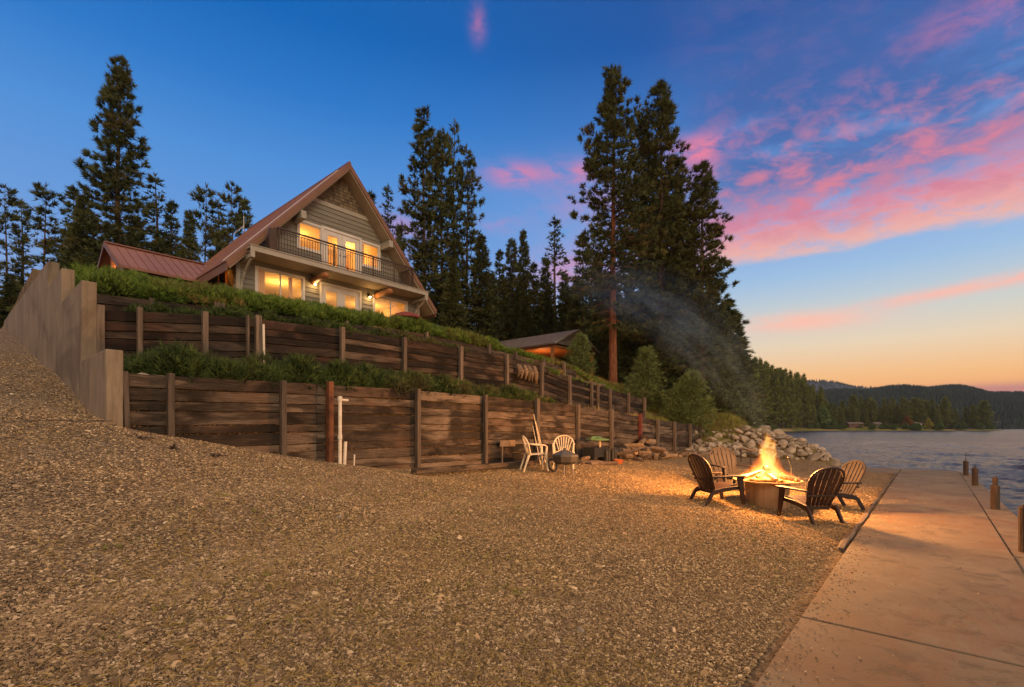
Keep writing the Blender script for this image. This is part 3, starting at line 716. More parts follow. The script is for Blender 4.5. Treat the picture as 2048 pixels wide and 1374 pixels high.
# burlap-like slumped panel hanging on the middle wall
u = uw(1030, 10.2); b = MB()
for k in range(6):
    uu = u+k*.17
    b.tube([(uu, 10.12+.03*math.sin(k*2), 3.72), (uu+.05, 10.05, 3.5), (uu+.02*k, 10.10, 3.3-.03*k)], [.07, .11, .05+.03*(k%2)], 5, tint=.3+.3*(k % 3), flat=.5)
tag(b.build('sacking', mat('old_sacking', [(.3, (.05,.036,.026)), (.7, (.19,.135,.09))], 6, (1, 1, 3), .9, .6, tint=.4), smooth=True), 'ragged tan sacking slumped over the middle timber wall', 'sacking')
# little flight of log steps at the right-hand end of the walls
for k in range(7):
    u0 = 18.9+k*.85; v0 = 12.6-k*.42; b = MB()
    zz = max(gz1(u0, v0), gz1(u0+.9, v0))+.05
    b.tube([(u0-.5, v0+.25, zz+.10), (u0+.8, v0-.35, zz-.12)], [.075, .07], 7)
    tag(b.build('edging_log', M['post']), 'grey log edging the bank beside the round young pine', 'log', 'logs edging the bank')
# ------------------------------------------------------------------ small stuff by the walls
def pipe(x, D, z0, z1, r, label, elbow=False, lean=0):
    p = at(x, D); p.y = 8.22; p.x = uw(x, 8.22)
    b = MB(); z0 = gz1(p.x, p.y)-.1; b.tube([(p.x+lean, p.y, z0), (p.x, p.y, z1)], r, 10)
    if elbow: b.tube([(p.x, p.y, z1-.03), (p.x+.17, p.y+.02, z1-.03)], r*.7, 8); b.lathe([(r*1.3, z1-.05), (r*1.3, z1+.03), (0, z1+.04)], (p.x, p.y, 0), 10); b.lathe([(r*1.25, z1-.75), (r*1.25, z1-.68)], (p.x, p.y, 0), 10)
    tag(b.build('standpipe', M['pvc'], smooth=False), label, 'pipe')
pipe(680, 8.9, 0, 2.22, .032, 'tall white standpipe with an elbow against the lowest timber wall', True, .0)
pipe(691, 8.9, 0, 1.42, .03, 'short stubby white pipe beside the tall standpipe', False, -.03)
pipe(709, 8.9, 0, 1.17, .014, 'thin low white stake right of the two white pipes', False, -.02)
b = MB(); u = uw(527, 10.12); b.tube([(u+.02, 10.12, 2.4), (u, 10.12, 3.75)], .022, 8)
tag(b.build('standpipe', M['pvc']), 'pale pipe standing against the dark middle wall above the juniper', 'pipe')
b = MB(); u0, u1 = uw(812, 8.0), uw(1075, 8.25)
b.plank((u0, 7.75, gz1(u0, 7.75)+.05), (u1, 8.28, gz1(u1, 8.28)+.06), .16, .10)
tag(b.build('fallen_beam', M['boards']), 'long fallen timber lying on the gravel at the foot of the wall', 'beam')
b = MB(); u0, u1 = uw(998, 8.4), uw(1028, 8.4); b.box((u0, 8.36, 1.18), (u1, 8.375, 1.34)); b.box((u0+.05, 8.34, .72), (u0+.085, 8.355, 1.18))
tag(b.build('pale_board', M['logend']), 'small pale board on a stake fixed low on the timber wall', 'board')
for i, (xa, xb, zt, lab) in enumerate(((1086, 1066, 2.05, 'tallest pole leaning on the wall behind the side-on white chair'), (1080, 1064, 1.72, 'shorter pole leaning on the wall, left of the tall one'), (1090, 1070, 1.85, 'pole leaning on the wall, right of the other two'))):
    b = MB(); ua, ub = uw(xa, 8.15), uw(xb, 8.38); b.tube([(ua, 8.12, gz1(ua, 8.1)), (ub, 8.36, zt)], .011, 7)
    tag(b.build('leaning_pole', M['steel']), lab, 'pole', 'poles leaning on the wall')
# white stone, dark scraps, twigs
def rockmesh(seed, sub=2):
    r = random.Random(seed); import bmesh
    bm = bmesh.new(); bmesh.ops.create_icosphere(bm, subdivisions=sub, radius=.5)
    o = Vector((r.uniform(0, 50), r.uniform(0, 50), r.uniform(0, 50)))
    pl = [Vector((r.gauss(0, 1), r.gauss(0, 1), r.gauss(0, 1))).normalized() for _ in range(9)]
    ds = [r.uniform(.30, .44) for _ in pl]
    for v in bm.verts:
        for n_, d_ in zip(pl, ds):
            e = v.co.dot(n_)
            if e > d_: v.co -= n_*(e-d_)*.9
        v.co += v.normal*.05*mnoise.noise(v.co*3.1+o)
    me = bpy.data.meshes.new('rock'); bm.to_mesh(me); bm.free()
    a = me.attributes.new('tint', 'FLOAT', 'POINT'); a.data.foreach_set('value', np.full(len(me.vertices), r.random(), np.float32))
    me.polygons.foreach_set('use_smooth', [True]*len(me.polygons)); me.materials.append(M['rock']); return me
ROCKS = [rockmesh(s) for s in range(14)]
for me in ROCKS:
    if hasattr(me, 'set_sharp_from_angle'): me.set_sharp_from_angle(angle=R_(28))
rr = random.Random(8); placed = []
d2 = (RB-RA); L2 = d2.length; d2 = d2/L2; n2_ = Vector((-d2.y, d2.x))
tries = 0
while len(placed) < 285 and tries < 30000:
    tries += 1
    s = rr.uniform(-.06, 1.08); tt = rr.uniform(-.35, 5.0)*(1 if rr.random() < .35 else .62)
    sz = rr.choice((.2, .25, .3, .36, .42, .52))*rr.uniform(.85, 1.15)
    p = RA+d2*(s*L2)+n2_*tt
    if tt > 3.9 or gz1(p.x, p.y) > 1.45 or p.y < .95 or (p.x < 24.7 and p.y < 3.35): continue
    if any((p-q).length < (sz+w)*.36 for q, w in placed): continue
    placed.append((p, sz))
    o = bpy.data.objects.new('boulder', ROCKS[rr.randrange(len(ROCKS))]); C.objects.link(o)
    o.location = (p.x, p.y, gz1(p.x, p.y)+sz*rr.uniform(.18, .34)); o.rotation_euler = (rr.uniform(-.5, .5), rr.uniform(-.5, .5), rr.uniform(0, 6.3)); o.scale = (sz*rr.uniform(1, 1.5), sz*rr.uniform(.8, 1.1), sz*rr.uniform(.6, .95))
    tag(o, 'tan grey boulder in the rock pile between the fire and the lake', 'boulder', 'boulders piled behind the fire')
def stone(x, D, sz, lab, z=None, U=None, V=None):
    p = at(x, D) if U is None else Vector((U, V, gz1(U, V)))
    o = bpy.data.objects.new('stone', ROCKS[int(x) % 14]); C.objects.link(o); o.location = (p.x, p.y, (z if z else p.z)+sz*.15); o.scale = (sz*1.3, sz, sz*.6); o.rotation_euler = (0, 0, x)
    tag(o, lab, 'stone')
stone(283, 7.4, .2, 'white stone on the soil at the left end of the juniper bed', U=uw(283, 8.75), V=8.75, z=2.4)
stone(205, 5.6, .08, 'small reddish lump on the gravel left of the timber wall')
stone(678, 5.2, .06, 'dark lump alone on the gravel below the long wall')
stone(180, 4.3, .12, 'flat pinkish stone in the left foreground gravel')
stone(1160, 3.6, .07, 'pale pebble in the central foreground gravel')
for x, D, lab in ((275, 6.2, 'forked dead branch at the corner of the concrete wall'), (345, 6.25, 'black twisted bark scrap at the foot of the wall'), (425, 6.5, 'small dark twig below the second wall post')):
    p = at(x, D); b = MB(); r = random.Random(x)
    for k in range(5):
        a = r.uniform(0, 6.28); l = r.uniform(.12, .32)
        b.tube([(p.x, p.y, p.z+.02), (p.x+math.cos(a)*l*.5, p.y+math.sin(a)*l*.5, p.z+.07*r.random()+.02), (p.x+math.cos(a)*l, p.y+math.sin(a)*l, p.z+.02)], [.018, .014, .006], 5, tint=r.random()*.4)
    tag(b.build('dead_branch', M['log']), lab, 'branch')
# ------------------------------------------------------------------ A-frame house
CX, VF, VR, VD = 11.75, 20.5, 19.8, 19.3      # centre line, facade plane, roof front plane, deck front plane
house = thing('a_frame_house', 'A-frame house with brown metal roof, lit windows and balcony above the timber terraces', 'house', (CX, VF, 5.95))
HW = lambda z: min(4.45, (13.22-z)/1.155)
def lap(b, hw, z0, z1, openings, row=.2, th=.03, c=0.0):
    """lap siding in the local plane y=0, facing -y; openings (a0,a1,z0,z1)"""
    r = random.Random(3)
    zs = sorted({z0, z1, *[z0+row*k for k in range(int((z1-z0)/row)+1)], *[z for o in openings for z in o[2:]]})
    zs = [z for z in zs if z0 <= z <= z1]
    for za, zb in zip(zs[:-1], zs[1:]):
        if zb-za < 1e-4: continue
        k0 = (za-z0)/row % 1; k0 = 0 if k0 > .9999 else k0; k1 = min(1, k0+(zb-za)/row)
        ya, yb = -th*(1-k0)-.002, -th*(1-k1)-.002
        la, ra = hw(za); lb, rb = hw(zb)
        sp = [(la, ra, lb, rb)]
        for o in openings:
            if o[2] <= za+1e-5 and o[3] >= zb-1e-5:
                ns = []
                for (a, c_, a2, c2) in sp:
                    if o[0] >= c_ or o[1] <= a: ns.append((a, c_, a2, c2)); continue
                    if o[0] > a: ns.append((a, o[0], a2, o[0]))
                    if o[1] < c_: ns.append((o[1], c_, o[1], c2))
                sp = ns
        tt = r.random()
        for (a, c_, a2, c2) in sp:
            if c_-a < .01: continue
            vs = [(a, ya, za), (c_, ya, za), (c2, yb, zb), (a2, yb, zb), (a, .06, za), (c_, .06, za), (c2, .06, zb), (a2, .06, zb)]
            b.add(vs, [(0,1,2,3), (7,6,5,4), (0,4,5,1), (3,2,6,7), (0,3,7,4), (1,5,6,2)], tt)
FL, FU = 5.95, 8.52
winL = [(8.06, 9.93, 6.85, 8.06), (13.50, 15.37, 6.85, 8.06)]
doorL = (10.80, 12.67, FL+.02, 8.02)
winU = [(9.77, 10.76, 9.42, 10.50), (12.79, 13.73, 9.42, 10.48)]
doorU = (10.88, 12.67, FU+.03, 10.52)
ops = winL+[doorL]+winU+[doorU]
b = MB(); b.M = Matrix.Translation((0, VF, 0))
lap(b, lambda z: (CX-HW(z), CX+HW(z)), FL-.2, 11.55, [tuple(o) for o in ops], .2)
b.build('front_wall', M['siding'], house)
b = MB(); b.M = Matrix.Translation((0, VF-.012, 0)); r = random.Random(2); z = 11.76; row = 0
while z < 13.1:
    h = min(.15, 13.12-z); x = CX-HW(z); x1 = CX+HW(z); 
    while x < x1-.02:
        w = min(r.uniform(.09, .17), x1-x)
        y0 = -.03-r.uniform(0, .008)
        b.add([(x, y0, z-r.uniform(0, .012)), (x+w-.008, y0, z), (x+w-.008, -.008, z+h+.01), (x, -.008, z+h+.01), (x, .05, z), (x+w-.008, .05, z), (x+w-.008, .05, z+h+.01), (x, .05, z+h+.01)], [(0,1,2,3), (7,6,5,4), (0,4,5,1), (3,2,6,7), (0,3,7,4), (1,5,6,2)], r.random())
        x += w
    z += h
b.build('gable_shingles', M['shingle'], house)
b = MB(); b.prism([(CX-HW(11.56), VF-.045, 11.56), (CX+HW(11.56), VF-.045, 11.56), (CX+HW(11.75), VF-.045, 11.75), (CX-HW(11.75), VF-.045, 11.75)], (0, .10, 0))
for u in (CX-4.45, CX+4.35): b.box((u-.02, VF-.06, FL-.2), (u+.12, VF+.05, 8.2))
b.build('trim_boards', M['trim'], house)
# side and rear walls
sw = [(.42, 1.02, 6.55, 8.05)]
b = MB(); b.M = Matrix.Translation((CX-4.45, VF+.06, 0)) @ Matrix.Rotation(R_(-90), 4, 'Z')   # local +x -> -Y
b.M = Matrix.Translation((CX-4.45, 30.4, 0)) @ Matrix.Rotation(R_(-90), 4, 'Z')
ln = 30.4-VF-.06
lap(b, lambda z: (0, ln), FL-.2, 8.3, [(ln-1.75, ln-.22, 6.55, 8.05)], .2); b.build('side_wall', M['siding'], house)
b = MB(); b.box((CX+4.39, VF+.062, FL-.2), (CX+4.45, 30.4, 8.3)); b.build('side_wall', M['siding'], house)
b = MB(); b.prism([(CX-4.38, 30.3, FL-.2), (CX+4.38, 30.3, FL-.2), (CX+4.38, 30.3, 8.1), (CX, 30.3, 13.2), (CX-4.38, 30.3, 8.1)], (0, .09, 0)); b.build('rear_wall', M['siding'], house)
# roof
b = MB()
for sg in (-1, 1):
    pl = [(CX, VR, 13.52), (CX+sg*5.02, VR, 7.85), (CX+sg*4.93, VR, 7.60), (CX, VR, 13.22)]
    b.prism(pl if sg > 0 else pl, (0, 30.95-VR, 0), .5)
roof = b.build('roof', M['soffit'], house)
b = MB(); sl_ = (13.52-7.85)/5.02; nrm = math.hypot(1, sl_)
for sg in (-1, 1):
    n3 = Vector((sg*sl_/nrm, 0, 1/nrm))
    A, B_ = Vector((CX, VR-.04, 13.52))+n3*.004, Vector((CX+sg*5.06, VR-.04, 7.85-.04*sl_))+n3*.004
    b.prism([A, B_, B_+n3*.035, A+n3*.035], (0, 30.99-VR, 0), .5)
    k = 0; v = VR+.35
    while v < 30.9:
        A2, B2 = A+n3*.034, B_+n3*.034; A2 = A2+(B2-A2)*.02; A2.y = B2.y = v
        b.prism([A2, B2, B2+n3*.018, A2+n3*.018], (0, .02, 0), .5); v += .61; k += 1
b.tube([(CX, VR-.04, 13.56), (CX, 31.0, 13.56)], .07, 6)
b.build('roof_sheet', M['roof'], roof)
b = MB()   # rake boards, eave boards
for sg in (-1, 1):
    b.prism([(CX, VR-.065, 13.53), (CX+sg*5.06, VR-.065, 7.83), (CX+sg*5.0, VR-.065, 7.60), (CX, VR-.065, 13.27)], (0, .062, 0))
    b.box((CX+sg*5.03-.02, VR+.001, 7.50), (CX+sg*5.03+.02, 30.95, 7.83))
b.build('rake_board', M['fascia'], roof)
b = MB(); A = Vector((CX-.35, VR+.38, 13.52-.35*sl_+.10)); B_ = Vector((CX-4.98, VR+.55, 13.52-4.98*sl_+.10)); b.tube([A, (A+B_)/2, B_], .016, 5)
b.build('roof_cable', M['white'], roof)
b = MB(); q = Vector((CX-.25, 30.2, 13.3)); b.tube([q+Vector((-.6, -.7, -.55)), q+Vector((-.6, -.7, .35))], .02, 6); b.tube([q+Vector((-.6, -.7, -.2)), q+Vector((-1.0, -.4, -.7))], .02, 6)
b.build('aerial', M['white'], roof)
for sg in (-1, 1):
    b = MB(); u = CX+sg*2.15; b.box((u-.11, VR-.13, 10.34), (u+.11, VF+.02, 10.66)); b.build('purlin', M['trim'], house, bevel=.01)
# deck
DL, DR = CX-4.36, CX+4.1
b = MB(); n = 9
for k in range(n):
    v0 = VD+.05+(VF-.05-VD-.05)*k/n; b.box((DL, v0, FU-.06), (DR, v0+(VF-.1-VD)/n-.012, FU-.01), random.random())
for k in range(11):
    v0 = VD+.06+(VF-.1-VD)*k/11; b.box((DL+.02, v0, 8.345), (DR-.02, v0+(VF-.12-VD)/11-.008, 8.365), random.random())
deck = b.build('deck', M['soffit'], house)
b = MB(); b.box((DL-.02, VD, 8.33), (DR+.02, VD+.045, FU)); b.box((DL-.06, VD-.03, FU+.002), (DR+.06, VD+.12, FU+.035)); b.build('edge_beam', M['trim'], deck, bevel=.006)
RL, RR = CX-3.36, CX+3.2
b = MB(); zt = FU+.98
b.box((RL-.03, VD-.02, zt-.05), (RR+.03, VD+.05, zt)); b.box((RL, VD, FU+.09), (RR, VD+.03, FU+.12)); b.box((RL, VD, zt-.14), (RR, VD+.03, zt-.115))
for u in (RL, RL+2.33, RL+4.25, RL+5.4, RR-.05): b.box((u, VD-.005, FU+.035), (u+.05, VD+.045, zt-.05))
k = 0; u = RL+.12
while u < RR-.08: b.box((u, VD+.006, FU+.12), (u+.016, VD+.022, zt-.14)); u += .115
for u in (RL, RR-.03):
    b.box((u, VD+.051, zt-.05), (u+.04, VF-.05, zt-.002)); b.box((u, VD+.051, FU+.09), (u+.03, VF-.05, FU+.12))
    v = VD+.16
    while v < VF-.1: b.box((u+.006, v, FU+.12), (u+.022, v+.016, zt-.052)); v += .115
b.build('railing', M['iron'], deck)
b = MB(); b.box((RL-.30, VD+.05, FU+.02), (RL-.16, VD+.2, zt-.1)); b.box((RL-.15, VD+.08, FU+.02), (RL-.015, VD+.10, zt-.02)); b.build('corner_post', M['iron'], deck)
for u in (CX-1.4, CX+1.8):
    b = MB(); b.tube([(u, VD-.12, 8.06), (u, VD+.05, 8.08), (u, VF+.02, 8.06)], [.10, .14, .14], 10); b.build('log_beam', M['cedar'], deck, smooth=True)
for u in (DL+.06, DR-.10):
    b = MB(); w = .07
    b.box((u-w, VD-.02, 8.08), (u+w, VD+.12, 8.32)); b.box((u-.05, VD+.121, 8.1), (u+.05, VF-.035, 8.24))
    pts = [(u, VF-.09, 7.05), (u, VF-.16, 7.35), (u, VF-.42, 7.70), (u, VD+.32, 7.98), (u, VD+.15, 8.05)]
    b.tube(pts, .05, 6); b.build('knee_brace', M['trim'], deck)
# windows and doors
def window(o, y, slider, name='window', par=house, room=True):
    a0, a1, z0, z1 = o; f = .07
    b = MB()
    b.box((a0-.09, y-.055, z1), (a1+.09, y+.05, z1+.09)); b.box((a0-.09, y-.055, z0-.09), (a1+.09, y+.05, z0)); 
    b.box((a0-.09, y-.055, z0), (a0, y+.05, z1)); b.box((a1, y-.055, z0), (a1+.09, y+.05, z1))
    w = b.build(name, M['white'], par)
    b = MB(); i = .045
    for (p, q) in (((a0+.002, z0+.002), (a0+i, z1-.002)), ((a1-i, z0+.002), (a1-.002, z1-.002)), ((a0+i, z0+.002), (a1-i, z0+i)), ((a0+i, z1-i), (a1-i, z1-.002))): b.box((p[0], y-.02, p[1]), (q[0], y+.03, q[1]))
    if slider: m_ = (a0+a1)/2; b.box((m_-.025, y-.022, z0+i), (m_+.025, y+.028, z1-i))
    else: m_ = (z0+z1)/2; b.box((a0+i, y-.022, m_-.025), (a1-i, y+.028, m_+.025))
    b.build('sash', M['white'], w)
    b = MB(); b.box((a0+i-.004, y+.004, z0+i-.004), (a1-i+.004, y+.010, z1-i+.004)); b.build('pane', M['glass'], w)
    return w
for o in winL: window(o, VF, True)
for o in winU: window(o, VF, False)
def french(o, y):
    a0, a1, z0, z1 = o; b = MB()
    b.box((a0-.10, y-.06, z1), (a1+.10, y+.05, z1+.11)); b.box((a0-.10, y-.06, z0), (a0, y+.05, z1)); b.box((a1, y-.06, z0), (a1+.10, y+.05, z1))
    b.build('door_frame', M['white'], house); m_ = (a0+a1)/2
    for p, q in ((a0+.003, m_-.003), (m_+.003, a1-.003)):
        b = MB(); e = .2
        b.box((p, y-.02, z0), (p+e, y+.025, z1-.004)); b.box((q-e, y-.02, z0), (q, y+.025, z1-.004)); b.box((p+e, y-.02, z0), (q-e, y+.025, z0+.3)); b.box((p+e, y-.02, z1-.22), (q-e, y+.025, z1-.004))
        d = b.build('door', M['white'], house)
        b = MB(); b.box((p+e-.004, y, z0+.296), (q-e+.004, y+.006, z1-.216)); b.build('pane', M['glass'], d)
        b = MB(); s = 1 if p < m_-.1 else -1; xx = m_-s*.07; b.tube([(xx, y-.07, z0+.98), (xx-s*.1, y-.07, z0+.98)], .012, 6); b.tube([(xx, y-.022, z0+.98), (xx, y-.07, z0+.98)], .012, 6); b.build('handle', M['black'], d)
french(doorL, VF); french(doorU, VF)
# side window
b = MB(); U_ = CX-4.45; va, vb = VF+.06+.22, VF+.06+1.75
for p, q in (((va-.07, 6.48), (va, 8.12)), ((vb, 6.48), (vb+.07, 8.12)), ((va, 8.05), (vb, 8.12)), ((va, 6.48), (vb, 6.55)), (((va+vb)/2-.02, 6.55), ((va+vb)/2+.02, 8.05))): b.box((U_-.034, p[0], p[1]), (U_+.04, q[0], q[1]))
w = b.build('window', M['cedar'], house); b = MB(); b.box((U_, va-.003, 6.547), (U_+.006, vb+.003, 8.053)); b.build('pane', M['glass'], w)
# rooms
def room(a0, a1, z0, z1, y0, y1, name):
    b = MB(); t_ = .05
    b.box((a0, y1, z0), (a1, y1+t_, z1)); b.box((a0-t_, y0, z0), (a0, y1+t_, z1)); b.box((a1, y0, z0), (a1+t_, y1+t_, z1)); b.box((a0-t_, y0, z0-t_), (a1+t_, y1+t_, z0-.002))
    r_ = b.build(name, M['room'], house)
    b = MB(); b.box((a0-t_, y0, z1+.002), (a1+t_, y1+t_, z1+t_)); 

    b.build('room_ceiling', M['roomceil'], house)
room(CX-3.9, CX+3.9, FL, 8.14, VF+.07, VF+4, 'room')
room(CX-2.0, CX+2.0, FU+.02, 10.72, VF+.07, VF+3.4, 'room')
room_side = None
b = MB()
for a0, a1 in ((8.12, 8.42), (9.4, 9.55)): b.box((a0, VF+.12, 6.6), (a1, VF+.16, 8.03))
b.box((12.82, VF+.12, 9.3), (13.0, VF+.15, 10.45))
b.build('curtains', M['curtain'], house)
b = MB()
for u, v, h_ in ((9.9, 23.4, 1.75), (8.5, 22.2, 1.15), (14.0, 23.0, 1.5), (15.0, 22.0, 1.3), (12.3, 24.0, 2.0)): b.box((u-.4, v, FL), (u+.4, v+.35, FL+h_))
b.box((10.2, 23.0, FU+.02), (10.5, 23.6, FU+1.9)); b.box((13.2, 22.8, FU+.02), (13.5, 23.2, FU+1.5))
b.build('cupboards', M['cedar'], house)
def lamp(name, loc, P, col, rad=.12):
    l = bpy.data.lights.new(name, 'POINT'); l.energy = P; l.color = col; l.shadow_soft_size = rad
    o = bpy.data.objects.new(name, l); C.objects.link(o); o.location = loc; return o
WC = (1, .46, .09)
lamp('room_light', (9.6, 22.0, 7.6), 85, WC); lamp('room_light', (14.4, 22.6, 7.6), 110, WC); lamp('room_light', (11.75, 22.9, 7.6), 60, WC)
lamp('room_light', (10.5, 22.4, 10.3), 75, WC); lamp('room_light', (13.0, 22.0, 10.3), 80, WC)
b = MB(); b.box((CX-4.38, VF+.1, FL), (CX-3.96, VF+.14, 8.1)); b.box((CX-4.0, VF+.141, FL), (CX-3.96, VF+2, 8.1)); b.box((CX-4.38, VF+2.1, FL), (CX-4.0, VF+2.15, 8.1)); b.build('room_partition', M['curtain'], house)
lamp('room_light', (CX-4.15, VF+1.1, 7.7), 110, (1, .40, .07), .05)
# wall lanterns
for u in (10.42, 13.16):
    s_ = MB(); y = VF-.035; z = 7.92
    s_.box((u-.05, y-.02, z+.02), (u+.05, y, z+.16)); s_.tube([(u, y-.02, z+.12), (u, y-.10, z+.14), (u, y-.13, z+.08)], .012, 6); s_.lathe([(.0, .075), (.02, .07), (.05, 0)], (u, y-.13, z), 10)
    l = s_.build('wall_lantern', M['black'], house)
    s_ = MB(); s_.lathe([(0, -.05), (.035, -.04), (.045, 0), (.03, .03), (0, .04)], (u, y-.13, z), 12); s_.build('bulb', M['bulb'], l, smooth=True)
    lamp('lantern_light', (u, y-.22, z-.06), 14, (1, .55, .18), .05)
# red parasol at the right of the terrace
par = thing('patio_parasol', 'low red patio parasol in front of the right-hand lower window', 'parasol', (14.3, 19.0, 6.0))
b = MB(); b.tube([(14.3, 19.0, 5.9), (14.3, 19.0, 7.16)], .03, 8); b.build('pole', M['steel'], par)
b = MB(); b.lathe([(0, .32), (.3, .26), (.62, .14), (.78, .0), (.76, -.04), (.6, .08), (.3, .2), (0, .26)], (14.3, 19.0, 6.88), 10); b.build('canopy', M['redcloth'], par)
# ------------------------------------------------------------------ annex with red-brown roof
an = thing('annex', 'low side building with a reddish brown ribbed metal roof left of the A-frame house', 'outbuilding', (6, 25.5, 5.9))
b = MB(); GL, GRt = 4.12, 8.1
b.prism([(GL, 23.0, 7.78), (GL, 25.5, 9.2), (GL, 25.5, 9.12), (GL, 23.0, 7.68)], (GRt-GL, 0, 0)); b.prism([(GL, 25.5, 9.2), (GL, 28, 7.78), (GL, 28, 7.68), (GL, 25.5, 9.12)], (GRt-GL, 0, 0))
u = GL+.02
while u < GRt-.3: b.prism([(u, 22.99, 7.785), (u, 25.47, 9.195), (u, 25.47, 9.215), (u, 22.99, 7.805)], (.02, 0, 0), .5); u += .31
b.box((GL-.02, 25.4, 9.2), (GRt-.4, 25.6, 9.25), .3)
r2 = b.build('roof', mat('red_brown_metal', [(.3, (.135,.055,.042)), (.7, (.20,.085,.066))], 1, rough=.5, tint=.2), an)
b = MB(); b.prism([(GL-.03, 22.97, 7.60), (GL-.03, 25.5, 9.05), (GL-.03, 25.5, 9.24), (GL-.03, 22.97, 7.79)], (.028, 0, 0)); b.prism([(GL-.03, 25.5, 9.05), (GL-.03, 28.03, 7.6), (GL-.03, 28.03, 7.79), (GL-.03, 25.5, 9.24)], (.028, 0, 0)); b.build('rake_board', M['fascia'], r2)
b = MB(); b.box((GL+.55, 23.5, 5.8), (7.2, 23.56, 7.75)); b.box((GL+.55, 27.4, 5.8), (7.2, 27.46, 7.75)); b.prism([(GL+.6, 23.57, 5.8), (GL+.6, 27.39, 5.8), (GL+.6, 27.39, 7.95), (GL+.6, 25.5, 9.0), (GL+.6, 23.57, 7.95)], (.05, 0, 0)); b.build('wall', M['cedar'], an)
b = MB()
for v in (23.3, 27.7): b.box((GL+.2, v-.09, 5.8), (GL+.38, v+.09, 7.75))
b.box((GL+.2, 23.2, 7.72), (GL+.36, 27.8, 7.86)); b.plank((GL+.28, 25.5, 7.86), (GL+.28, 25.5, 9.05), .14, .14, (0, 1, 0)); b.plank((GL+.28, 24.0, 7.1), (GL+.28, 23.35, 7.7), .1, .1, (1, 0, 0)); b.build('timber_frame', M['cedar'], an)
lamp('porch_light', (GL+.42, 25.3, 8.3), 5, (1, .5, .2), .05)
# ------------------------------------------------------------------ open pavilion
pv = thing('pavilion', 'open sided pavilion with a grey gable roof and orange-lit ceiling among the trees', 'pavilion', (28.5, 22.5, 5))
X0, X1, XC, Y0, Y1, ZE, ZR = 25.9, 31.1, 28.5, 18.8, 26.4, 7.30, 8.45
b = MB()
b.prism([(X0-.2, Y0-.3, ZE-.1), (XC, Y0-.3, ZR), (XC, Y0-.3, ZR-.1), (X0-.2, Y0-.3, ZE-.2)], (0, Y1-Y0+.4, 0)); b.prism([(X1+.2, Y0-.3, ZE-.1), (XC, Y0-.3, ZR), (XC, Y0-.3, ZR-.1), (X1+.2, Y0-.3, ZE-.2)], (0, Y1-Y0+.4, 0))
pr = b.build('roof', M['graywood'], pv)
b = MB(); 
for sg in (-1, 1): b.prism([(XC, Y0-.33, ZR+.01), (XC+sg*2.8, Y0-.33, ZE-.09), (XC+sg*2.8, Y0-.33, ZE-.22), (XC, Y0-.33, ZR-.12)], (0, .028, 0))
b.build('rake_board', M['trim'], pr)
b = MB(); b.prism([(X0+.1, Y0, ZE-.06), (X1-.1, Y0, ZE-.06), (XC, Y0, ZR-.14)], (0, .06, 0)); b.build('gable', mat('grey_gable', [(.26,.24,.22)], 2), pv)
b = MB(); b.box((X0+.05, Y0+.07, ZE-.20), (X1-.05, Y1-.1, ZE-.15)); b.box((X0, Y0, ZE-.36), (X0+.12, Y1, ZE-.21)); b.box((X0+.13, Y0, ZE-.36), (X1, Y0+.12, ZE-.21)); b.build('ceiling', M['cedar'], pv)
for x, y in ((X0+.1, Y0+.1), (X0+.1, 21.4), (X0+.1, 24.0), (X1-.1, Y0+.1), (X1-.1, 22.5), (XC, Y1-.2), (X0+.1, Y1-.2)):
    b = MB(); b.box((x-.09, y-.09, 4.6), (x+.09, y+.09, ZE-.37)); b.build('post', M['cedar'], pv)
b = MB(); b.box((X0+.3, Y1-.1, 4.7), (X1-.3, Y1-.04, ZE-.37)); b.box((X1-.3, Y0+3, 4.7), (X1-.24, Y1-.1, ZE-.37)); b.build('back_wall', mat('dark_boards', [(.06,.03,.02)], 3), pv)
lamp('pavilion_light', (27.6, 21.0, 6.0), 170, (1, .38, .10), .15)
# ------------------------------------------------------------------ fire pit
FX, FY = 10.87, 2.52; FZ = gz1(FX, FY)
pit = thing('fire_pit', 'round stained steel fire pit with a wide rim in the ring of chairs', 'fire pit', (FX, FY, FZ))
b = MB(); b.lathe([(.40, -.05), (.405, .2), (.41, .43), (.385, .43), (.385, .1), (0, .1)], (FX, FY, FZ), 48); b.build('body', M['ring'], pit, smooth=False)
b = MB(); b.lathe([(.36, .432), (.63, .472), (.64, .480), (.63, .490), (.37, .452)], (FX, FY, FZ), 48); b.build('rim', M['ring'], pit)
lr = random.Random(4)
for k in range(17):
    a = lr.uniform(0, 6.28); r0 = lr.uniform(.28, .62); e = lr.uniform(.02, .2)
    A = Vector((FX+math.cos(a)*r0, FY+math.sin(a)*r0, FZ+.50+lr.uniform(0, .05))); B_ = Vector((FX-math.cos(a+.3)*r0*.25, FY-math.sin(a+.3)*r0*.25, FZ+.56+e))
    b = MB(); rr_ = lr.uniform(.028, .052); b.tube([A, (A+B_)/2+Vector((0, 0, .02)), B_], [rr_, rr_*1.05, rr_*.8], 7, tint=lr.random())
    o = b.build('burning_log', M['ember'] if 'ember' in M else M['log']); tag(o, 'charred glowing log burning in the fire pit', 'log', 'logs burning in the fire pit')
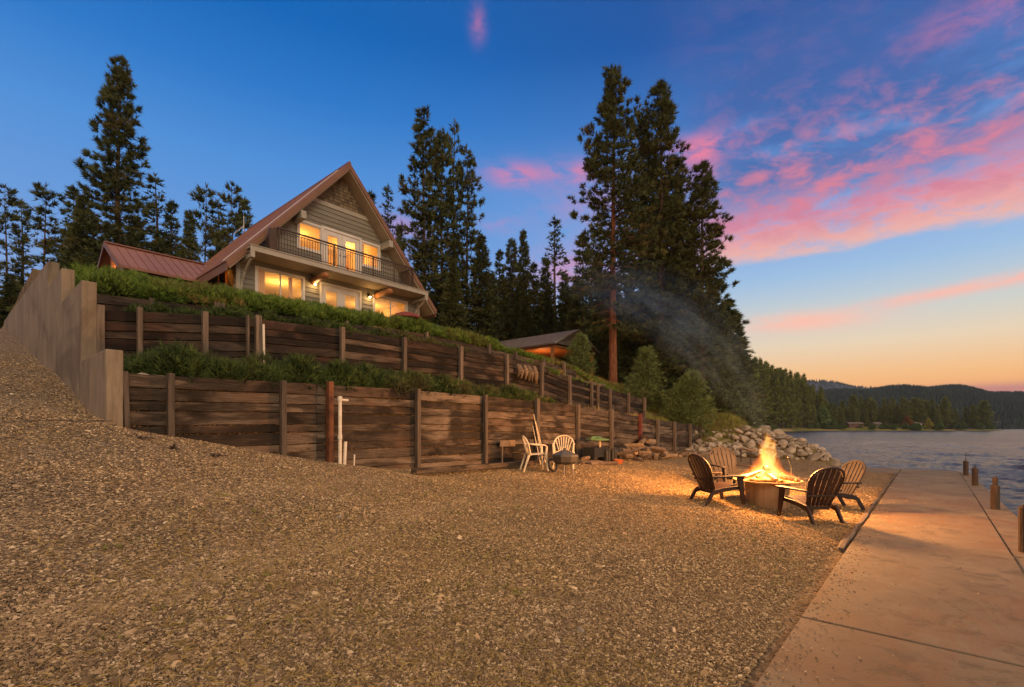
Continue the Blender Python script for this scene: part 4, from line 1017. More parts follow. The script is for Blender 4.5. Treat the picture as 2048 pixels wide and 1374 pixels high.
def flame():
    m = bpy.data.materials.new('flames'); m.use_nodes = True; t = m.node_tree; t.nodes.clear()
    tc = t.nodes.new('ShaderNodeTexCoord'); P0 = tc.outputs['Object']
    sp = t.nodes.new('ShaderNodeSeparateXYZ'); t.links.new(P0, sp.inputs[0]); x, y, z = (S(t, sp.outputs[i]) for i in range(3))
    wv = comb(t, x*3.0, y*3.0, z*1.7)
    wx = nz(t, wv, 1.3, 3, .6); wy = nz(t, comb(t, x*3.0+9.0, y*3.0, z*1.7), 1.3, 3, .6)
    k = z.smooth(-.1, .9)*.62+.12
    px = x+(wx-.5)*k; py = y+(wy-.5)*k
    rad = (px*px+py*py)._m('SQRT')
    Rz = (z*-1.0/1.02+1.0).clamp()._m('POWER', .7)*.44+z.smooth(.30, -.05)*.18
    f = (rad*-1.0/(Rz+.001)+1.0)
    tong = nz(t, comb(t, px*6.5, py*6.5, z*1.5), 1.3, 4, .6)
    f2 = (f*1.45-(tong-.32)*2.7*z.smooth(-.1, .6)).clamp()
    f2 = f2*z.smooth(1.05, .8)
    col = ramp(t, f2, [(0, (1, .07, .003)), (.2, (1, .20, .012)), (.45, (1, .40, .045)), (.85, (1, .66, .17))])
    em = t.nodes.new('ShaderNodeEmission'); t.links.new(col, em.inputs[0]); t.links.new((f2.smooth(.02, .75)*f2.smooth(.02, .75)*4.6+f2.smooth(.0, .10)*1.8).s, em.inputs[1])
    o = t.nodes.new('ShaderNodeOutputMaterial'); t.links.new(em.outputs[0], o.inputs['Volume'])
    m.cycles.volume_sampling = 'EQUIANGULAR' if hasattr(m.cycles, 'volume_sampling') else 'DISTANCE'
    return m
b = MB(); b.lathe([(0, -.06), (.52, -.06), (.60, .10), (.42, .45), (.34, .9), (.16, 1.12), (0, 1.15)], (0, 0, 0), 20)
fl = b.build('flames', flame()); fl.location = (FX, FY, FZ+.50); tag(fl, 'tall yellow orange flames rising from the fire pit', 'fire')
fl.data.transform(Matrix.Translation((0, 0, 0)))
for dx_, dy_, dz_, P in ((0, 0, .42, 240), (.05, -.03, .9, 750), (0, 0, 1.4, 1500)):
    lamp('fire_light', (FX+dx_, FY+dy_, FZ+.5+dz_), P, (1, .40, .10), .2)
# ------------------------------------------------------------------ resin armchairs (adirondack style), local: faces +Y
def adirondack(name, label, m, loc, rz, group):
    t_ = thing(name, label, 'chair', (0, 0, 0), 0, group)
    K = dict(world=False)
    # seat: slats curving down towards the back
    b = MB(); ys = [.33, .30, .22, .10, -.02, -.14, -.24]; zs = [.33, .375, .385, .36, .325, .29, .265]
    for k in range(5):
        x0 = -.255+k*.103; x1 = x0+.093
        for i in range(6):
            b.add([(x0, ys[i], zs[i]), (x1, ys[i], zs[i]), (x1, ys[i+1], zs[i+1]), (x0, ys[i+1], zs[i+1]), (x0, ys[i], zs[i]-.02), (x1, ys[i], zs[i]-.02), (x1, ys[i+1], zs[i+1]-.02), (x0, ys[i+1], zs[i+1]-.02)], [(0,1,2,3), (7,6,5,4), (0,4,5,1), (1,5,6,2), (2,6,7,3), (3,7,4,0)])
    b.prism([(-.27, .31, .30), (-.25, .31, .37), (.25, .31, .37), (.27, .31, .30)], (0, .035, 0)); b.box((-.25, -.05, .27), (.25, 0, .30)); b.build('seat', m, t_, **K)
    # back: fan of slats joined by an arched rim
    lean = R_(24); c_, s_ = math.cos(lean), math.sin(lean)
    def bp(x, h, d=0): return Vector((x, -.20-s_*h-d*c_+.25*x*x, .27+c_*h-d*s_))
    def halfw(h): return .215+.10*min(1, h/.45)
    def top(x): return .76-.26*abs(x/.32)**2.3
    b = MB(); n = 6
    for k in range(n):
        fs0 = -1+2*k/n+.045; fs1 = -1+2*(k+1)/n-.045
        rows = []
        for i in range(9):
            fr = i/8; row = []
            for f in (fs0, fs1):
                xm = f*.315; ht = top(xm)-.012; h = -.05+fr*(ht+.05); w = halfw(max(0, h))
                row.append((f*w, h))
            rows.append(row)
        vs = []
        for row in rows:
            for d in (.0, .018):
                for (x, h) in row: vs.append(bp(x, h, d))
        fcs = []
        for i in range(8):
            o = i*4; q = o+4
            fcs += [(o, o+1, q+1, q), (o+2, q+2, q+3, o+3), (o, q, q+2, o+2), (o+1, o+3, q+3, q+1)]
        fcs += [(0, 2, 3, 1), (32, 33, 35, 34)]
        b.add(vs, fcs)
    rim = [bp(-halfw(-.05), -.05, .009)]+[bp(-halfw(h), h, .009) for h in (.1, .25, .4, .48)]
    for k in range(13):
        a = math.pi*(1-k/12); x = .315*math.cos(a); rim.append(bp(x, .50+.25*math.sin(a)**.8 if math.sin(a) > 0 else .5, .009))
    rim += [bp(halfw(h), h, .009) for h in (.48, .4, .25, .1, -.05)]
    b.tube(rim, .021, 6)
    b.tube([bp(-halfw(.22)-.03, .22, .035), bp(0, .22, .035), bp(halfw(.22)+.03, .22, .035)], .022, 6); b.tube([bp(-.2, -.03, .03), bp(.2, -.03, .03)], .03, 6)
    b.build('backrest', m, t_, **K)
    for sx in (-1, 1):
        x = sx*.325
        b = MB(); pts = [(x+sx*.035, .36, .545), (x+sx*.04, .30, .555), (x+sx*.03, .1, .555), (x+sx*.01, -.14, .55), (x-sx*.01, -.34, .545)]
        ws = [.04, .068, .062, .045, .035]
        vs = []
        for (px, py, pz), w in zip(pts, ws): vs += [(px-w, py, pz-.02), (px+w, py, pz-.02), (px+w, py, pz+.012), (px-w, py, pz+.012)]
        fs = [(0, 3, 2, 1), (16, 17, 18, 19)]
        for i in range(4):
            for q in range(4): fs.append((4*i+q, 4*i+(q+1) % 4, 4*i+4+(q+1) % 4, 4*i+4+q))
        b.add(vs, fs); b.build('armrest', m, t_, bevel=.008, **K)
        b = MB()    # front leg: broad at the arm, thin at the foot
        b.prism([(x-.02, .38, 0), (x-.02, .325, 0), (x-.02, .25, .30), (x-.02, .20, .53), (x-.02, .33, .53), (x-.02, .345, .38)], (.04, 0, 0)); b.build('leg', m, t_, bevel=.006, **K)
        b = MB()    # rear leg: arches back from the seat rail
        x2 = sx*.275
        b.prism([(x2-.02, -.46, 0), (x2-.02, -.395, 0), (x2-.02, -.28, .19), (x2-.02, -.05, .25), (x2-.02, .28, .29), (x2-.02, .30, .36), (x2-.02, -.02, .335), (x2-.02, -.27, .29), (x2-.02, -.34, .22)], (.04, 0, 0)); b.build('leg', m, t_, bevel=.006, **K)
    t_.location = loc; t_.rotation_euler = (0, 0, rz)
    return t_
def face(px, py, tx, ty): return math.atan2(-(tx-px), ty-py)
G_ = 'armchairs round the fire pit'
for nm, lab, m, x, y, tx, ty in (
    ('resin_armchair', 'dark brown slatted armchair left of the fire, seen side-on facing right', M['brownres'], 9.93, 3.20, FX+.05, FY-.05),
    ('resin_armchair', 'faded grey brown armchair behind the fire to the left, front towards the camera', M['greyres'], 12.02, 3.55, 10.95, 2.45),
    ('resin_armchair', 'dark brown armchair right of the fire, its slatted back turned to the camera', M['brownres'], 9.98, 1.63, 10.75, 2.52),
    ('resin_armchair', 'faded brown armchair at the far right of the fire, half behind the dark one', M['greyres'], 11.75, 1.50, 10.9, 2.45)):
    adirondack(nm, lab, m, (x, y, gz1(x, y)+.0), face(x, y, tx, ty), G_)
# ------------------------------------------------------------------ white monobloc chairs, local: faces +Y
def monobloc(label, loc, rz):
    m = M['cream']; t_ = thing('plastic_chair', label, 'chair', (0, 0, 0), 0, 'white plastic chairs by the wall'); K = dict(world=False)
    b = MB(); b.prism([(-.24, .22, .42), (.24, .22, .42), (.22, -.2, .40), (-.22, -.2, .40)], (0, 0, .022)); b.box((-.235, .19, .37), (.235, .215, .419)); b.build('seat', m, t_, bevel=.01, **K)
    def bp(x, h): return Vector((x, -.20-h*.26+.55*x*x, .42+h))
    b = MB()
    for k in range(7):
        f = (k-3)/3.2; b.plank(bp(f*.12, .0), bp(f*.235, .42-.10*f*f), .026, .01, (0, 1, .26))
    rim = [bp(-.24, -.02), bp(-.25, .1), bp(-.27, .22)]+[bp(.27*math.cos(math.pi*(1-k/10)), .22+.235*math.sin(math.pi*k/10)) for k in range(1, 10)]+[bp(.27, .22), bp(.25, .1), bp(.24, -.02)]
    b.tube(rim, .02, 6); b.plank(bp(-.2, .01), bp(.2, .01), .04, .012, (0, 1, .26)); b.build('backrest', m, t_, **K)
    for sx in (-1, 1):
        b = MB(); b.tube([bp(sx*.26, .26), (sx*.28, -.10, .665), (sx*.28, .05, .655), (sx*.275, .18, .65), (sx*.27, .24, .62)], [.02, .024, .026, .026, .02], 6, flat=.7); b.build('armrest', m, t_, smooth=True, **K)
        b = MB(); b.tube([(sx*.27, .24, .62), (sx*.25, .225, .40), (sx*.27, .27, 0)], [.022, .034, .02], 6); b.build('leg', m, t_, **K)
        b = MB(); b.tube([(sx*.22, -.2, .41), (sx*.25, -.34, 0)], [.034, .02], 6); b.build('leg', m, t_, **K)
    t_.location = loc; t_.rotation_euler = (0, 0, rz); return t_
p = at(1070, 12.3); monobloc('cream plastic armchair seen side-on in front of the leaning poles', p, AZ-R_(90)+R_(-80))
p = at(1127, 13.1); p.y = min(p.y, 8.0); monobloc('cream plastic armchair facing the camera behind the octagonal grill', (p.x, p.y, gz1(p.x, p.y)), AZ-R_(90)+R_(172))
# ------------------------------------------------------------------ octagonal fire bowl with lid
p = at(1130, 11.9); t_ = thing('portable_grill', 'charcoal grey octagonal portable fire bowl with lid on short legs', 'grill', p)
K = dict(world=False)
b = MB(); b.lathe([(0, .26), (.22, .27), (.30, .33), (.335, .45), (.345, .455), (.345, .47), (.30, .47), (.0, .44)], (0, 0, 0), 8, ph=.3); b.build('bowl', M['char'], t_, **K)
b = MB(); b.lathe([(.335, .472), (.33, .50), (.10, .60), (.04, .615), (.035, .66), (0, .665)], (0, 0, 0), 8, ph=.3); b.build('lid', M['char'], t_, **K)
for k in range(4):
    a = k*math.pi/2+.5; b = MB(); b.tube([(math.cos(a)*.16, math.sin(a)*.16, .30), (math.cos(a)*.19, math.sin(a)*.19, .1), (math.cos(a)*.22, math.sin(a)*.22, 0)], .014, 6); b.build('leg', M['steel'], t_, **K)
b = MB(); b.box((.31, -.02, .40), (.40, .05, .55)); b.build('side_handle', M['cream'], t_, **K)
p = at(1105, 12.3); b = MB(); b.M = Matrix.Translation(p)
b.tube([(math.cos(a/16*6.283)*.17, .05*math.sin(a/16*6.283), .17+math.sin(a/16*6.283)*.15) for a in range(17)], .025, 6); b.tube([(0, 0, .17), (.25, .1, .35)], .012, 5)
tag(b.build('cart_wheel', M['black']), 'small black wheel half hidden behind the octagonal grill', 'wheel')
# black box barbecue with green cover
u = uw(1192, 7.75); v = 7.75; z = gz1(u, v)
t_ = thing('box_barbecue', 'black rectangular steel barbecue with something green on top by the timber wall', 'barbecue', (u, v, z))
b = MB(); b.box((-.42, -.2, .16), (.42, -.185, .46)); b.box((-.42, .185, .16), (.42, .2, .46)); b.box((-.42, -.184, .16), (-.405, .184, .46)); b.box((.405, -.184, .16), (.42, .184, .46)); b.box((-.404, -.184, .16), (.404, .184, .18)); b.build('box', M['black'], t_, world=False)
for sx in (-.38, .38):
    b = MB(); b.box((sx-.015, -.17, 0), (sx+.015, .17, .158)); b.build('leg', M['black'], t_, world=False)
b = MB(); b.tube([(.1, -.1, .2), (.1, -.1, .72)], .012, 5); b.tube([(-.3, 0, .70), (.42, .05, .68)], .02, 5); b.tube([(.38, .1, .2), (.36, .1, .70)], .012, 5); b.build('rack', M['steel'], t_, world=False)
b = MB(); b.lathe([(0, .05), (.10, .07), (.2, .0), (.36, -.02), (.40, -.06), (.3, -.05), (0, -.06)], (.1, .02, .74), 7); b.tube([(-.28, 0, .70), (-.1, .05, .76), (.15, -.02, .71)], [.03, .07, .03], 5); o = b.build('green_cover', M['greencloth'], smooth=True); o.location = (u+.1, v+.02, z+.66); tag(o, 'crumpled green cover draped on top of the black barbecue', 'cover')
# tools and dark jars by the wood pile
for i, x in enumerate((1213, 1219, 1225, 1232, 1240)):
    u = uw(x, 7.5); b = MB(); z = gz1(u, 7.5); b.lathe([(0, 0), (.055, 0), (.06, .3+.03*(i % 3)), (.03, .38), (.03, .42), (0, .42)], (u, 7.5+.03*(i % 2), z), 10)
    tag(b.build('dark_bottle', M['black'], smooth=False), 'black cylinder standing among the clutter left of the wood pile', 'bottle', 'black cylinders by the wood pile')
u = uw(1236, 7.25); b = MB(); b.lathe([(0, 0), (.13, 0), (.16, .12), (.15, .13), (.12, .03), (0, .03)], (u, 7.25, gz1(u, 7.25)), 12); tag(b.build('orange_tub', M['orangep']), 'small orange tub on the ground left of the wood pile', 'tub')
# firewood pile
lr = random.Random(21)
def fwood(x, V, dz, L, r, yaw, pitch, ends):
    u = uw(x, V); z = gz1(u, V)+dz
    t_ = bpy.data.objects
    b = MB(); n = 6; rot = Matrix.Rotation(yaw, 4, 'Z') @ Matrix.Rotation(pitch, 4, 'Y')
    k = lr.random()
    poly = [(0, r*math.cos(a)*(1+lr.uniform(-.2, .2)), r*math.sin(a)*(1+lr.uniform(-.25, .2))) for a in [i*2*math.pi/n for i in range(n)]]
    b.M = Matrix.Translation((u, V, z)) @ rot @ Matrix.Translation((-L/2, 0, 0))
    b.prism(poly, (L, 0, 0), k)
    o = b.build('firewood_log', M['log'] if lr.random() < .72 else M['logend']); tag(o, 'split firewood log in the heap at the foot of the timber wall', 'log', 'firewood heaped by the wall')
for k in range(78):
    f = k/54; x = 1247+f*120+lr.uniform(-6, 6); V = 7.95-lr.uniform(0, .7)
    hmax = .50*max(.15, math.sin(min(1, (f+.12)*1.25)*math.pi)**.6)
    fwood(x, V, lr.uniform(.04, 1)*hmax, lr.uniform(.3, .65), lr.uniform(.05, .095), lr.choice((0, .3, -.5, 1.1, 2.3))+lr.uniform(-.4, .4), lr.uniform(-.25, .25), 0)
for x, V, dz in ((1167, 7.5, .05), (1180, 7.45, .06), (1205, 7.2, .04), (1172, 7.55, .17), (1218, 7.15, .03), (1192, 7.25, .05)):
    fwood(x, V, dz+.02, lr.uniform(.45, .7), .07, lr.uniform(-.4, .4), 0, 0)
for x, dz in ((1288, .55), (1302, .50), (1296, .68)): fwood(x, 8.1, dz, .7, .1, .1, lr.uniform(-.3, .1), 0)
# little table behind the fire, rope railing, metal hook
p = at(1492, 17.5); p.z = gz1(p.x, p.y); t_ = thing('plank_table', 'rough plank on a thin metal leg behind the flames', 'table', p, .6)
b = MB(); b.prism([(-.62, -.14, .52), (.60, -.12, .50), (.62, .14, .50), (-.55, .12, .52)], (0, 0, .05)); b.build('top', M['logend'], t_, world=False)
for x in (-.45, .5):
    b = MB(); b.tube([(x, 0, 0), (x, 0, .5)], .02, 6); b.build('leg', M['black'], t_, world=False)
b = MB(); q = Vector((FX+.30, FY-.38, FZ+.48)); b.tube([q, q+Vector((.02, 0, .25)), q+Vector((-.02, .03, .38)), q+Vector((-.08, .05, .46))], .012, 6)
tag(b.build('fire_poker', M['black']), 'thin black curved poker standing at the right of the flames', 'poker')
hr = thing('handrail', 'pale metal handrail of steps going down to the lake behind the boulders', 'handrail', at(1455, 33))
for dv in (0, .9):
    b = MB(); A = at(1434, 33)+Vector((0, dv, 0)); B_ = at(1478, 31.5)+Vector((0, dv, 0)); A.z = 2.45; B_.z = .95
    b.tube([A, B_], .03, 6); b.tube([A-Vector((0, 0, .45)), B_-Vector((0, 0, .45))], .025, 6)
    for f in (0, .33, .66, 1): q = A.lerp(B_, f); b.tube([q, q-Vector((0, 0, 1.0))], .025, 6)
    b.build('rail', M['steel'], hr)
# cross beam between ring of gravel and slab
b = MB(); b.tube([(11.2, .95, .05), (11.9, .98, .04)], .02, 5); 
# ------------------------------------------------------------------ ground cover on the terraces
r7 = np.random.default_rng(31)
def band(n, u0, u1, v0, v1, dens=None, zoff=0):
    U = r7.uniform(u0, u1, n); V = r7.uniform(v0, v1, n); Z = gz(U, V)+zoff
    if dens is not None:
        cl = np.array([mnoise.noise(Vector((u*.9, v*1.3, dens)))+.5 for u, v in zip(U, V)]); ok = cl > r7.uniform(.15, .55, n); U, V, Z = U[ok], V[ok], Z[ok]
    # low mounds
    Z = Z+np.array([max(0, mnoise.noise(Vector((u*.75, v*.9, 3.3)))+.25)*.32 for u, v in zip(U, V)])
    return np.stack([U, V, Z], -1)
def bushes(name, m, lab, n, u0, u1, v0, v1, rad, ht, per, L, W_, seed, prob=None, nb=9):
    r = np.random.default_rng(seed); P = []; Dn = []; cs = []
    tries = 0
    while len(cs) < n and tries < n*30:
        tries += 1
        u, v = r.uniform(u0, u1), r.uniform(v0, v1)
        if prob is not None and r.random() > np.interp(u, *prob): continue
        if any((u-a)**2+(v-c)**2 < (rad*.75)**2 for a, c in cs[-400:]): continue
        cs.append((u, v))
    for u, v in cs:
        R0 = rad*r.uniform(.75, 1.4); H0 = ht*r.uniform(.6, 1.5)*(1 if prob is None else np.interp(u, *prob)**.5); k = int(per*r.uniform(.8, 1.2))
        th = r.uniform(0, 6.283, k); ph = np.arccos(r.uniform(.0, 1, k)); q = r.uniform(.35, 1, k)**.5
        nx, ny, nzz = np.sin(ph)*np.cos(th), np.sin(ph)*np.sin(th), np.cos(ph)
        x = u+nx*R0*q; y = v+ny*R0*q; z = gz(np.full(k, u), np.full(k, v))+nzz*H0*q
        P.append(np.stack([x, y, z], -1)); d = np.stack([nx*.9, ny*.9, nzz*.7+.45], -1)+r.normal(0, .2, (k, 3)); Dn.append(d/np.linalg.norm(d, axis=1)[:, None])
    P = np.concatenate(P); Dn = np.concatenate(Dn)
    V, F, T_ = tufts(P, Dn, nb, L, W_, .42, r, .35)
    return tag(np_mesh(name, V, F, m, tint=T_), lab, 'ground cover', kind='stuff')
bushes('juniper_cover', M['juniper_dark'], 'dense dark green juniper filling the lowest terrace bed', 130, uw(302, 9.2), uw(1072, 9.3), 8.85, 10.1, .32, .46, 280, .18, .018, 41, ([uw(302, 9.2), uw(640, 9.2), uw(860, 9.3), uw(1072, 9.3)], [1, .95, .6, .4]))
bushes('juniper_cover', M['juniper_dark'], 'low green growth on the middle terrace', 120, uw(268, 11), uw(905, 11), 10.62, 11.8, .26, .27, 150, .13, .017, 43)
bushes('juniper_cover', M['juniper'], 'bright green juniper along the crest in front of the house', 420, 2.0, 13.5, 12.25, 14.8, .34, .33, 170, .16, .018, 44)
bushes('juniper_cover', M['juniper'], 'bright green grass along the crest right of the house', 330, 13.3, 23.0, 12.25, 15.0, .38, .20, 110, .12, .016, 45)
bushes('juniper_cover', M['juniper'], 'green growth on the middle terrace below the pavilion', 60, uw(1035, 11), uw(1150, 11), 10.6, 11.8, .3, .22, 110, .15, .02, 46)
tag(cover('dry_grass', M['drygrass'], np.concatenate([band(3500, uw(1100, 11), 25.5, 10.5, 12.5, 3.), band(1600, uw(1045, 9.3), uw(1290, 9.3), 8.7, 10.1, 4.), band(1500, uw(350, 12.3), uw(480, 12.3), 11.8, 12.4, 6.), band(9000, 20, 29, 12, 17, 7.)]), .22, .012, 9, .45, 47), 'golden dry grass on the bank at the end of the walls', 'dry grass', kind='stuff')
tag(cover('bank_grass', M['yellowgreen'], np.concatenate([band(11000, 21.5, 31, 9.3, 14, None), band(9000, 23.8, 38, 7.2, 14, None)]), .30, .02, 9, .45, 48), 'yellow green meadow grass on the bank above the boulders', 'grass', kind='stuff')
# ------------------------------------------------------------------ conifers
def conifer(seed, H, R, t0=.12, whorls=34, per=5, rise=(-15, 45), tuft=.34, bl=9, sp=.33, prof=.85, ragged=.35, bw=.045, droop=0.0, sag=.12, trunk_r=None, clump=0.0, sparse=0.0, spread=.55, nodes=0):
    r = np.random.default_rng(seed); P = []; Dn = []; tr = MB()
    trr = trunk_r or H*.013
    pts = [(math.sin(k*.9+seed)*.02*H*.2, math.cos(k*.7+seed)*.02*H*.2, H*k/10) for k in range(11)]
    tr.tube([(x*(k/10), y*(k/10), z) for k, (x, y, z) in enumerate(pts)], [trr*(1-.93*k/10) for k in range(11)], 8)
    for w in range(whorls):
        f = (w+r.uniform(-.3, .3))/whorls; h = t0+(1-t0)*max(0, f)**.92
        if h > .995: continue
        shape = (1-((h-t0)/(1-t0)))**prof*min(1, .55+((h-t0)/(1-t0))*3)
        gap = r.random() < sparse
        for k in range(per):
            if gap and r.random() < .75: continue
            az_ = r.uniform(0, 6.283); L = R*shape*r.uniform(1-ragged, 1+ragged*.45)+.12
            e = R_(rise[0]+(rise[1]-rise[0])*((h-t0)/(1-t0))+r.uniform(-9, 9))
            d = np.array([math.cos(az_)*math.cos(e), math.sin(az_)*math.cos(e), math.sin(e)])
            side = np.array([-math.sin(az_), math.cos(az_), 0])
            fr = h; bx = np.interp(fr*10, range(11), [p[0]*(i/10) for i, p in enumerate(pts)]); by = np.interp(fr*10, range(11), [p[1]*(i/10) for i, p in enumerate(pts)])
            S0 = np.array([bx, by, h*H])
            pt = lambda s: S0+d*L*s+np.array([0, 0, 1])*(-sag*L*s+(sag*1.3)*L*s*s)
            if L > .5: tr.tube([pt(0), pt(.5), pt(.97)], [max(.012, trr*.20*(1-h)+.006), max(.009, trr*.11*(1-h)), .005], 4)
            n = max(2, int(L/sp*1.5)); 
            for j in range(n):
                s = .18+.82*(j+r.random())/n
                if nodes: q_ = max(1.0, round(L/nodes)); s = min(1.0, (math.floor(s*q_)+.75)/q_+r.normal(0, .10/max(L, .6)))
                lat = r.normal(0, 1)*(.22*L*(1.1-s)*.9+.05) if not nodes else (math.sin(w*7+k*3+math.floor(s*9)*2.1)*.26*L*(1.1-s)+r.normal(0, .10))
                if clump and r.random() < clump and s < .55: continue
                p = pt(s)+side*lat+np.array([0, 0, r.normal(0, .05)-droop*abs(lat)])
                dd = d*.75+side*(np.sign(lat)*.55)+np.array([0, 0, .35-droop])
                P.append(p); Dn.append(dd/np.linalg.norm(dd))
    P.append(np.array([pts[10][0], pts[10][1], H])); Dn.append(np.array([0, 0, 1.]))
    V, F, T = tufts(np.array(P), np.array(Dn), bl, tuft, bw, spread, r, .35)
    return V, F, T, tr
def tree_proto(name, label, m, barkm, **kw):
    V, F, T, tr = conifer(**kw)
    root = thing(name, label, 'tree')
    np_mesh('crown', V, F, m, root, tint=T)
    tr.build('trunk', barkm, root, world=False)
    root['_H'] = kw['H']
    return root
def place_tree(proto, x, ytop, D, label, group=None, first=False, w=1.0, U=None, V=None, zoff=-.15, name=None):
    p = at(x, D) if U is None else Vector((U, V, gz1(U, V)))
    ztop = CZ+(853-ytop)/970*D; h = ztop-p.z; s = h/proto['_H']
    o = proto if first else dup(proto)
    p.z += zoff; o.location = p; sx = s*w; o.scale = (sx, sx, s); o.rotation_euler = (0, 0, (x*1.7+D) % 6.28)
    o['label'] = label
    if group: o['group'] = group
    elif not first and 'group' in o: del o['group']
    if name: o.name = name
    return o
PN = 'pine_tree'; FN = 'fir_tree'
bigA = tree_proto(PN, '', M['pine'], M['redbark'], seed=1, H=19, R=2.8, t0=.22, whorls=46, per=6, rise=(-22, 50), tuft=.32, bl=15, sp=.135, prof=.38, ragged=.55, bw=.05, nodes=.62, sag=.2, trunk_r=.27, clump=.15)
bigB = tree_proto(PN, '', M['pine'], M['bark'], seed=2, H=18, R=2.35, t0=.06, whorls=50, per=6, rise=(-18, 58), tuft=.32, bl=15, sp=.135, prof=.40, ragged=.5, bw=.05, nodes=.6, sag=.2, trunk_r=.25, clump=.1)
lefty = tree_proto(PN, '', M['pine'], M['bark'], seed=3, H=20, R=3.1, t0=.04, whorls=50, per=7, rise=(-16, 42), tuft=.36, bl=15, sp=.14, prof=.68, ragged=.55, bw=.055, nodes=.65, sag=.22, trunk_r=.28, clump=.15)
mid1 = tree_proto(PN, '', M['pine'], M['bark'], seed=4, H=18, R=2.15, t0=.08, whorls=40, per=6, rise=(-26, 34), tuft=.38, bl=13, sp=.16, prof=.5, ragged=.6, bw=.065, nodes=.7, sag=.15, trunk_r=.2, clump=.2, sparse=.2)
mid2 = tree_proto(PN, '', M['pine'], M['bark'], seed=5, H=17, R=2.3, t0=.04, whorls=46, per=7, rise=(-26, 38), tuft=.38, bl=13, sp=.16, prof=.5, ragged=.55, bw=.065, nodes=.65, sag=.15, trunk_r=.2, clump=.2, sparse=.12)
firA = tree_proto(FN, '', M['fir'], M['bark'], seed=6, H=13, R=2.2, t0=.03, whorls=50, per=9, rise=(-22, 30), tuft=.36, bl=10, sp=.22, prof=.85, ragged=.35, bw=.075, droop=.25, sag=.1)
firB = tree_proto(FN, '', M['fir'], M['bark'], seed=7, H=13, R=1.7, t0=.05, whorls=46, per=7, rise=(-25, 35), tuft=.36, bl=10, sp=.24, prof=.8, ragged=.5, bw=.08, droop=.2, sparse=.15)
thin = tree_proto(PN, '', M['fir'], M['bark'], seed=8, H=14, R=1.25, t0=.16, whorls=38, per=5, rise=(-15, 35), tuft=.34, bl=9, sp=.30, prof=.6, ragged=.65, bw=.075, sparse=.35, clump=.3)
loose = tree_proto(PN, '', M['pine'], M['bark'], seed=9, H=13, R=1.7, t0=.18, whorls=26, per=5, rise=(-5, 45), tuft=.40, bl=12, sp=.20, prof=.35, ragged=.5, bw=.07, nodes=.6, sparse=.25, clump=.5, trunk_r=.12)
young = tree_proto('young_pine', '', M['youngpine'], M['bark'], seed=10, H=4.2, R=1.25, t0=.02, whorls=24, per=8, rise=(5, 65), tuft=.24, bl=12, sp=.13, prof=.55, ragged=.25, bw=.018, trunk_r=.06, sag=.05)
roundp = tree_proto('young_pine', '', M['youngpine'], M['bark'], seed=11, H=3.0, R=1.25, t0=0, whorls=22, per=10, rise=(5, 75), tuft=.20, bl=12, sp=.11, prof=.35, ragged=.15, bw=.016, trunk_r=.06, sag=.03)
shore = tree_proto(FN, '', M['forest'], M['bark'], seed=12, H=20, R=3.2, t0=.10, whorls=34, per=6, rise=(-22, 30), tuft=.95, bl=6, sp=.62, prof=.85, ragged=.35, bw=.22, droop=.2)
shore2 = tree_proto(FN, '', M['forest'], M['bark'], seed=13, H=20, R=3.6, t0=.16, whorls=30, per=6, rise=(-10, 45), tuft=1.0, bl=6, sp=.62, prof=.5, ragged=.45, bw=.24)
bushy = tree_proto('broadleaf_tree', '', M['leafy'], M['bark'], seed=14, H=9, R=3.4, t0=.12, whorls=20, per=8, rise=(10, 80), tuft=.9, bl=7, sp=.5, prof=.4, ragged=.25, bw=.3, spread=1.0)
used = set()
def T(proto, x, y, D, label, group=None, w=1.0, **k):
    f = proto.name not in used; 
    if f: used.add(proto.name)
    return place_tree(proto, x, y, D, label, group, f, w, **k)
# the tall group beside the pavilion
T(bigA, 1237, 146, 29.5, 'tallest ponderosa pine with a bare red trunk, left of the group of giants', U=26.6, V=14.75)
T(bigB, 1322, 178, 31.5, 'second tall pine of the big group, its top standing against blue sky', w=1.0)
T(bigB, 1404, 334, 30.5, 'right-hand pine of the big group with upturned tips over the lake side', w=1.15)
T(bigA, 1284, 232, 34, 'slim pine between the two tallest pines of the big group', w=.8)
T(bigA, 1345, 360, 35, 'pine filling the middle of the big group, half hidden', w=1.2)
T(lefty, 237, 112, 33, 'lone giant pine rising behind the side building at the left')
T(mid1, 848, 218, 38, 'tall ragged pine right of the A-frame house, leaning tufts on its left')
T(mid2, 884, 265, 40, 'dense dark pine between the ragged pine and the bare spire', w=.85)
T(mid1, 934, 290, 41, 'ragged pine just right of the bare spire', w=.85)
T(thin, 908, 242, 41, 'bare pointed dead top rising above the pines right of the house', w=.7)
T(firA, 962, 470, 39, 'broad dark fir at the foot of the tall pines right of the house', w=1.15)
T(firA, 905, 520, 36, 'low dark fir in front of the tall pines right of the house', w=1.2)
T(firB, 835, 500, 37, 'dark fir close behind the right eave of the house', w=1.25)
T(thin, 776, 371, 44, 'thin pointed conifer just beyond the right slope of the roof')
T(firB, 742, 385, 46, 'conifer top peeping over the right slope of the roof')
T(firB, 800, 452, 42, 'fir partly hidden by the right eave')
gM = 'conifers between the house and the tall pines'
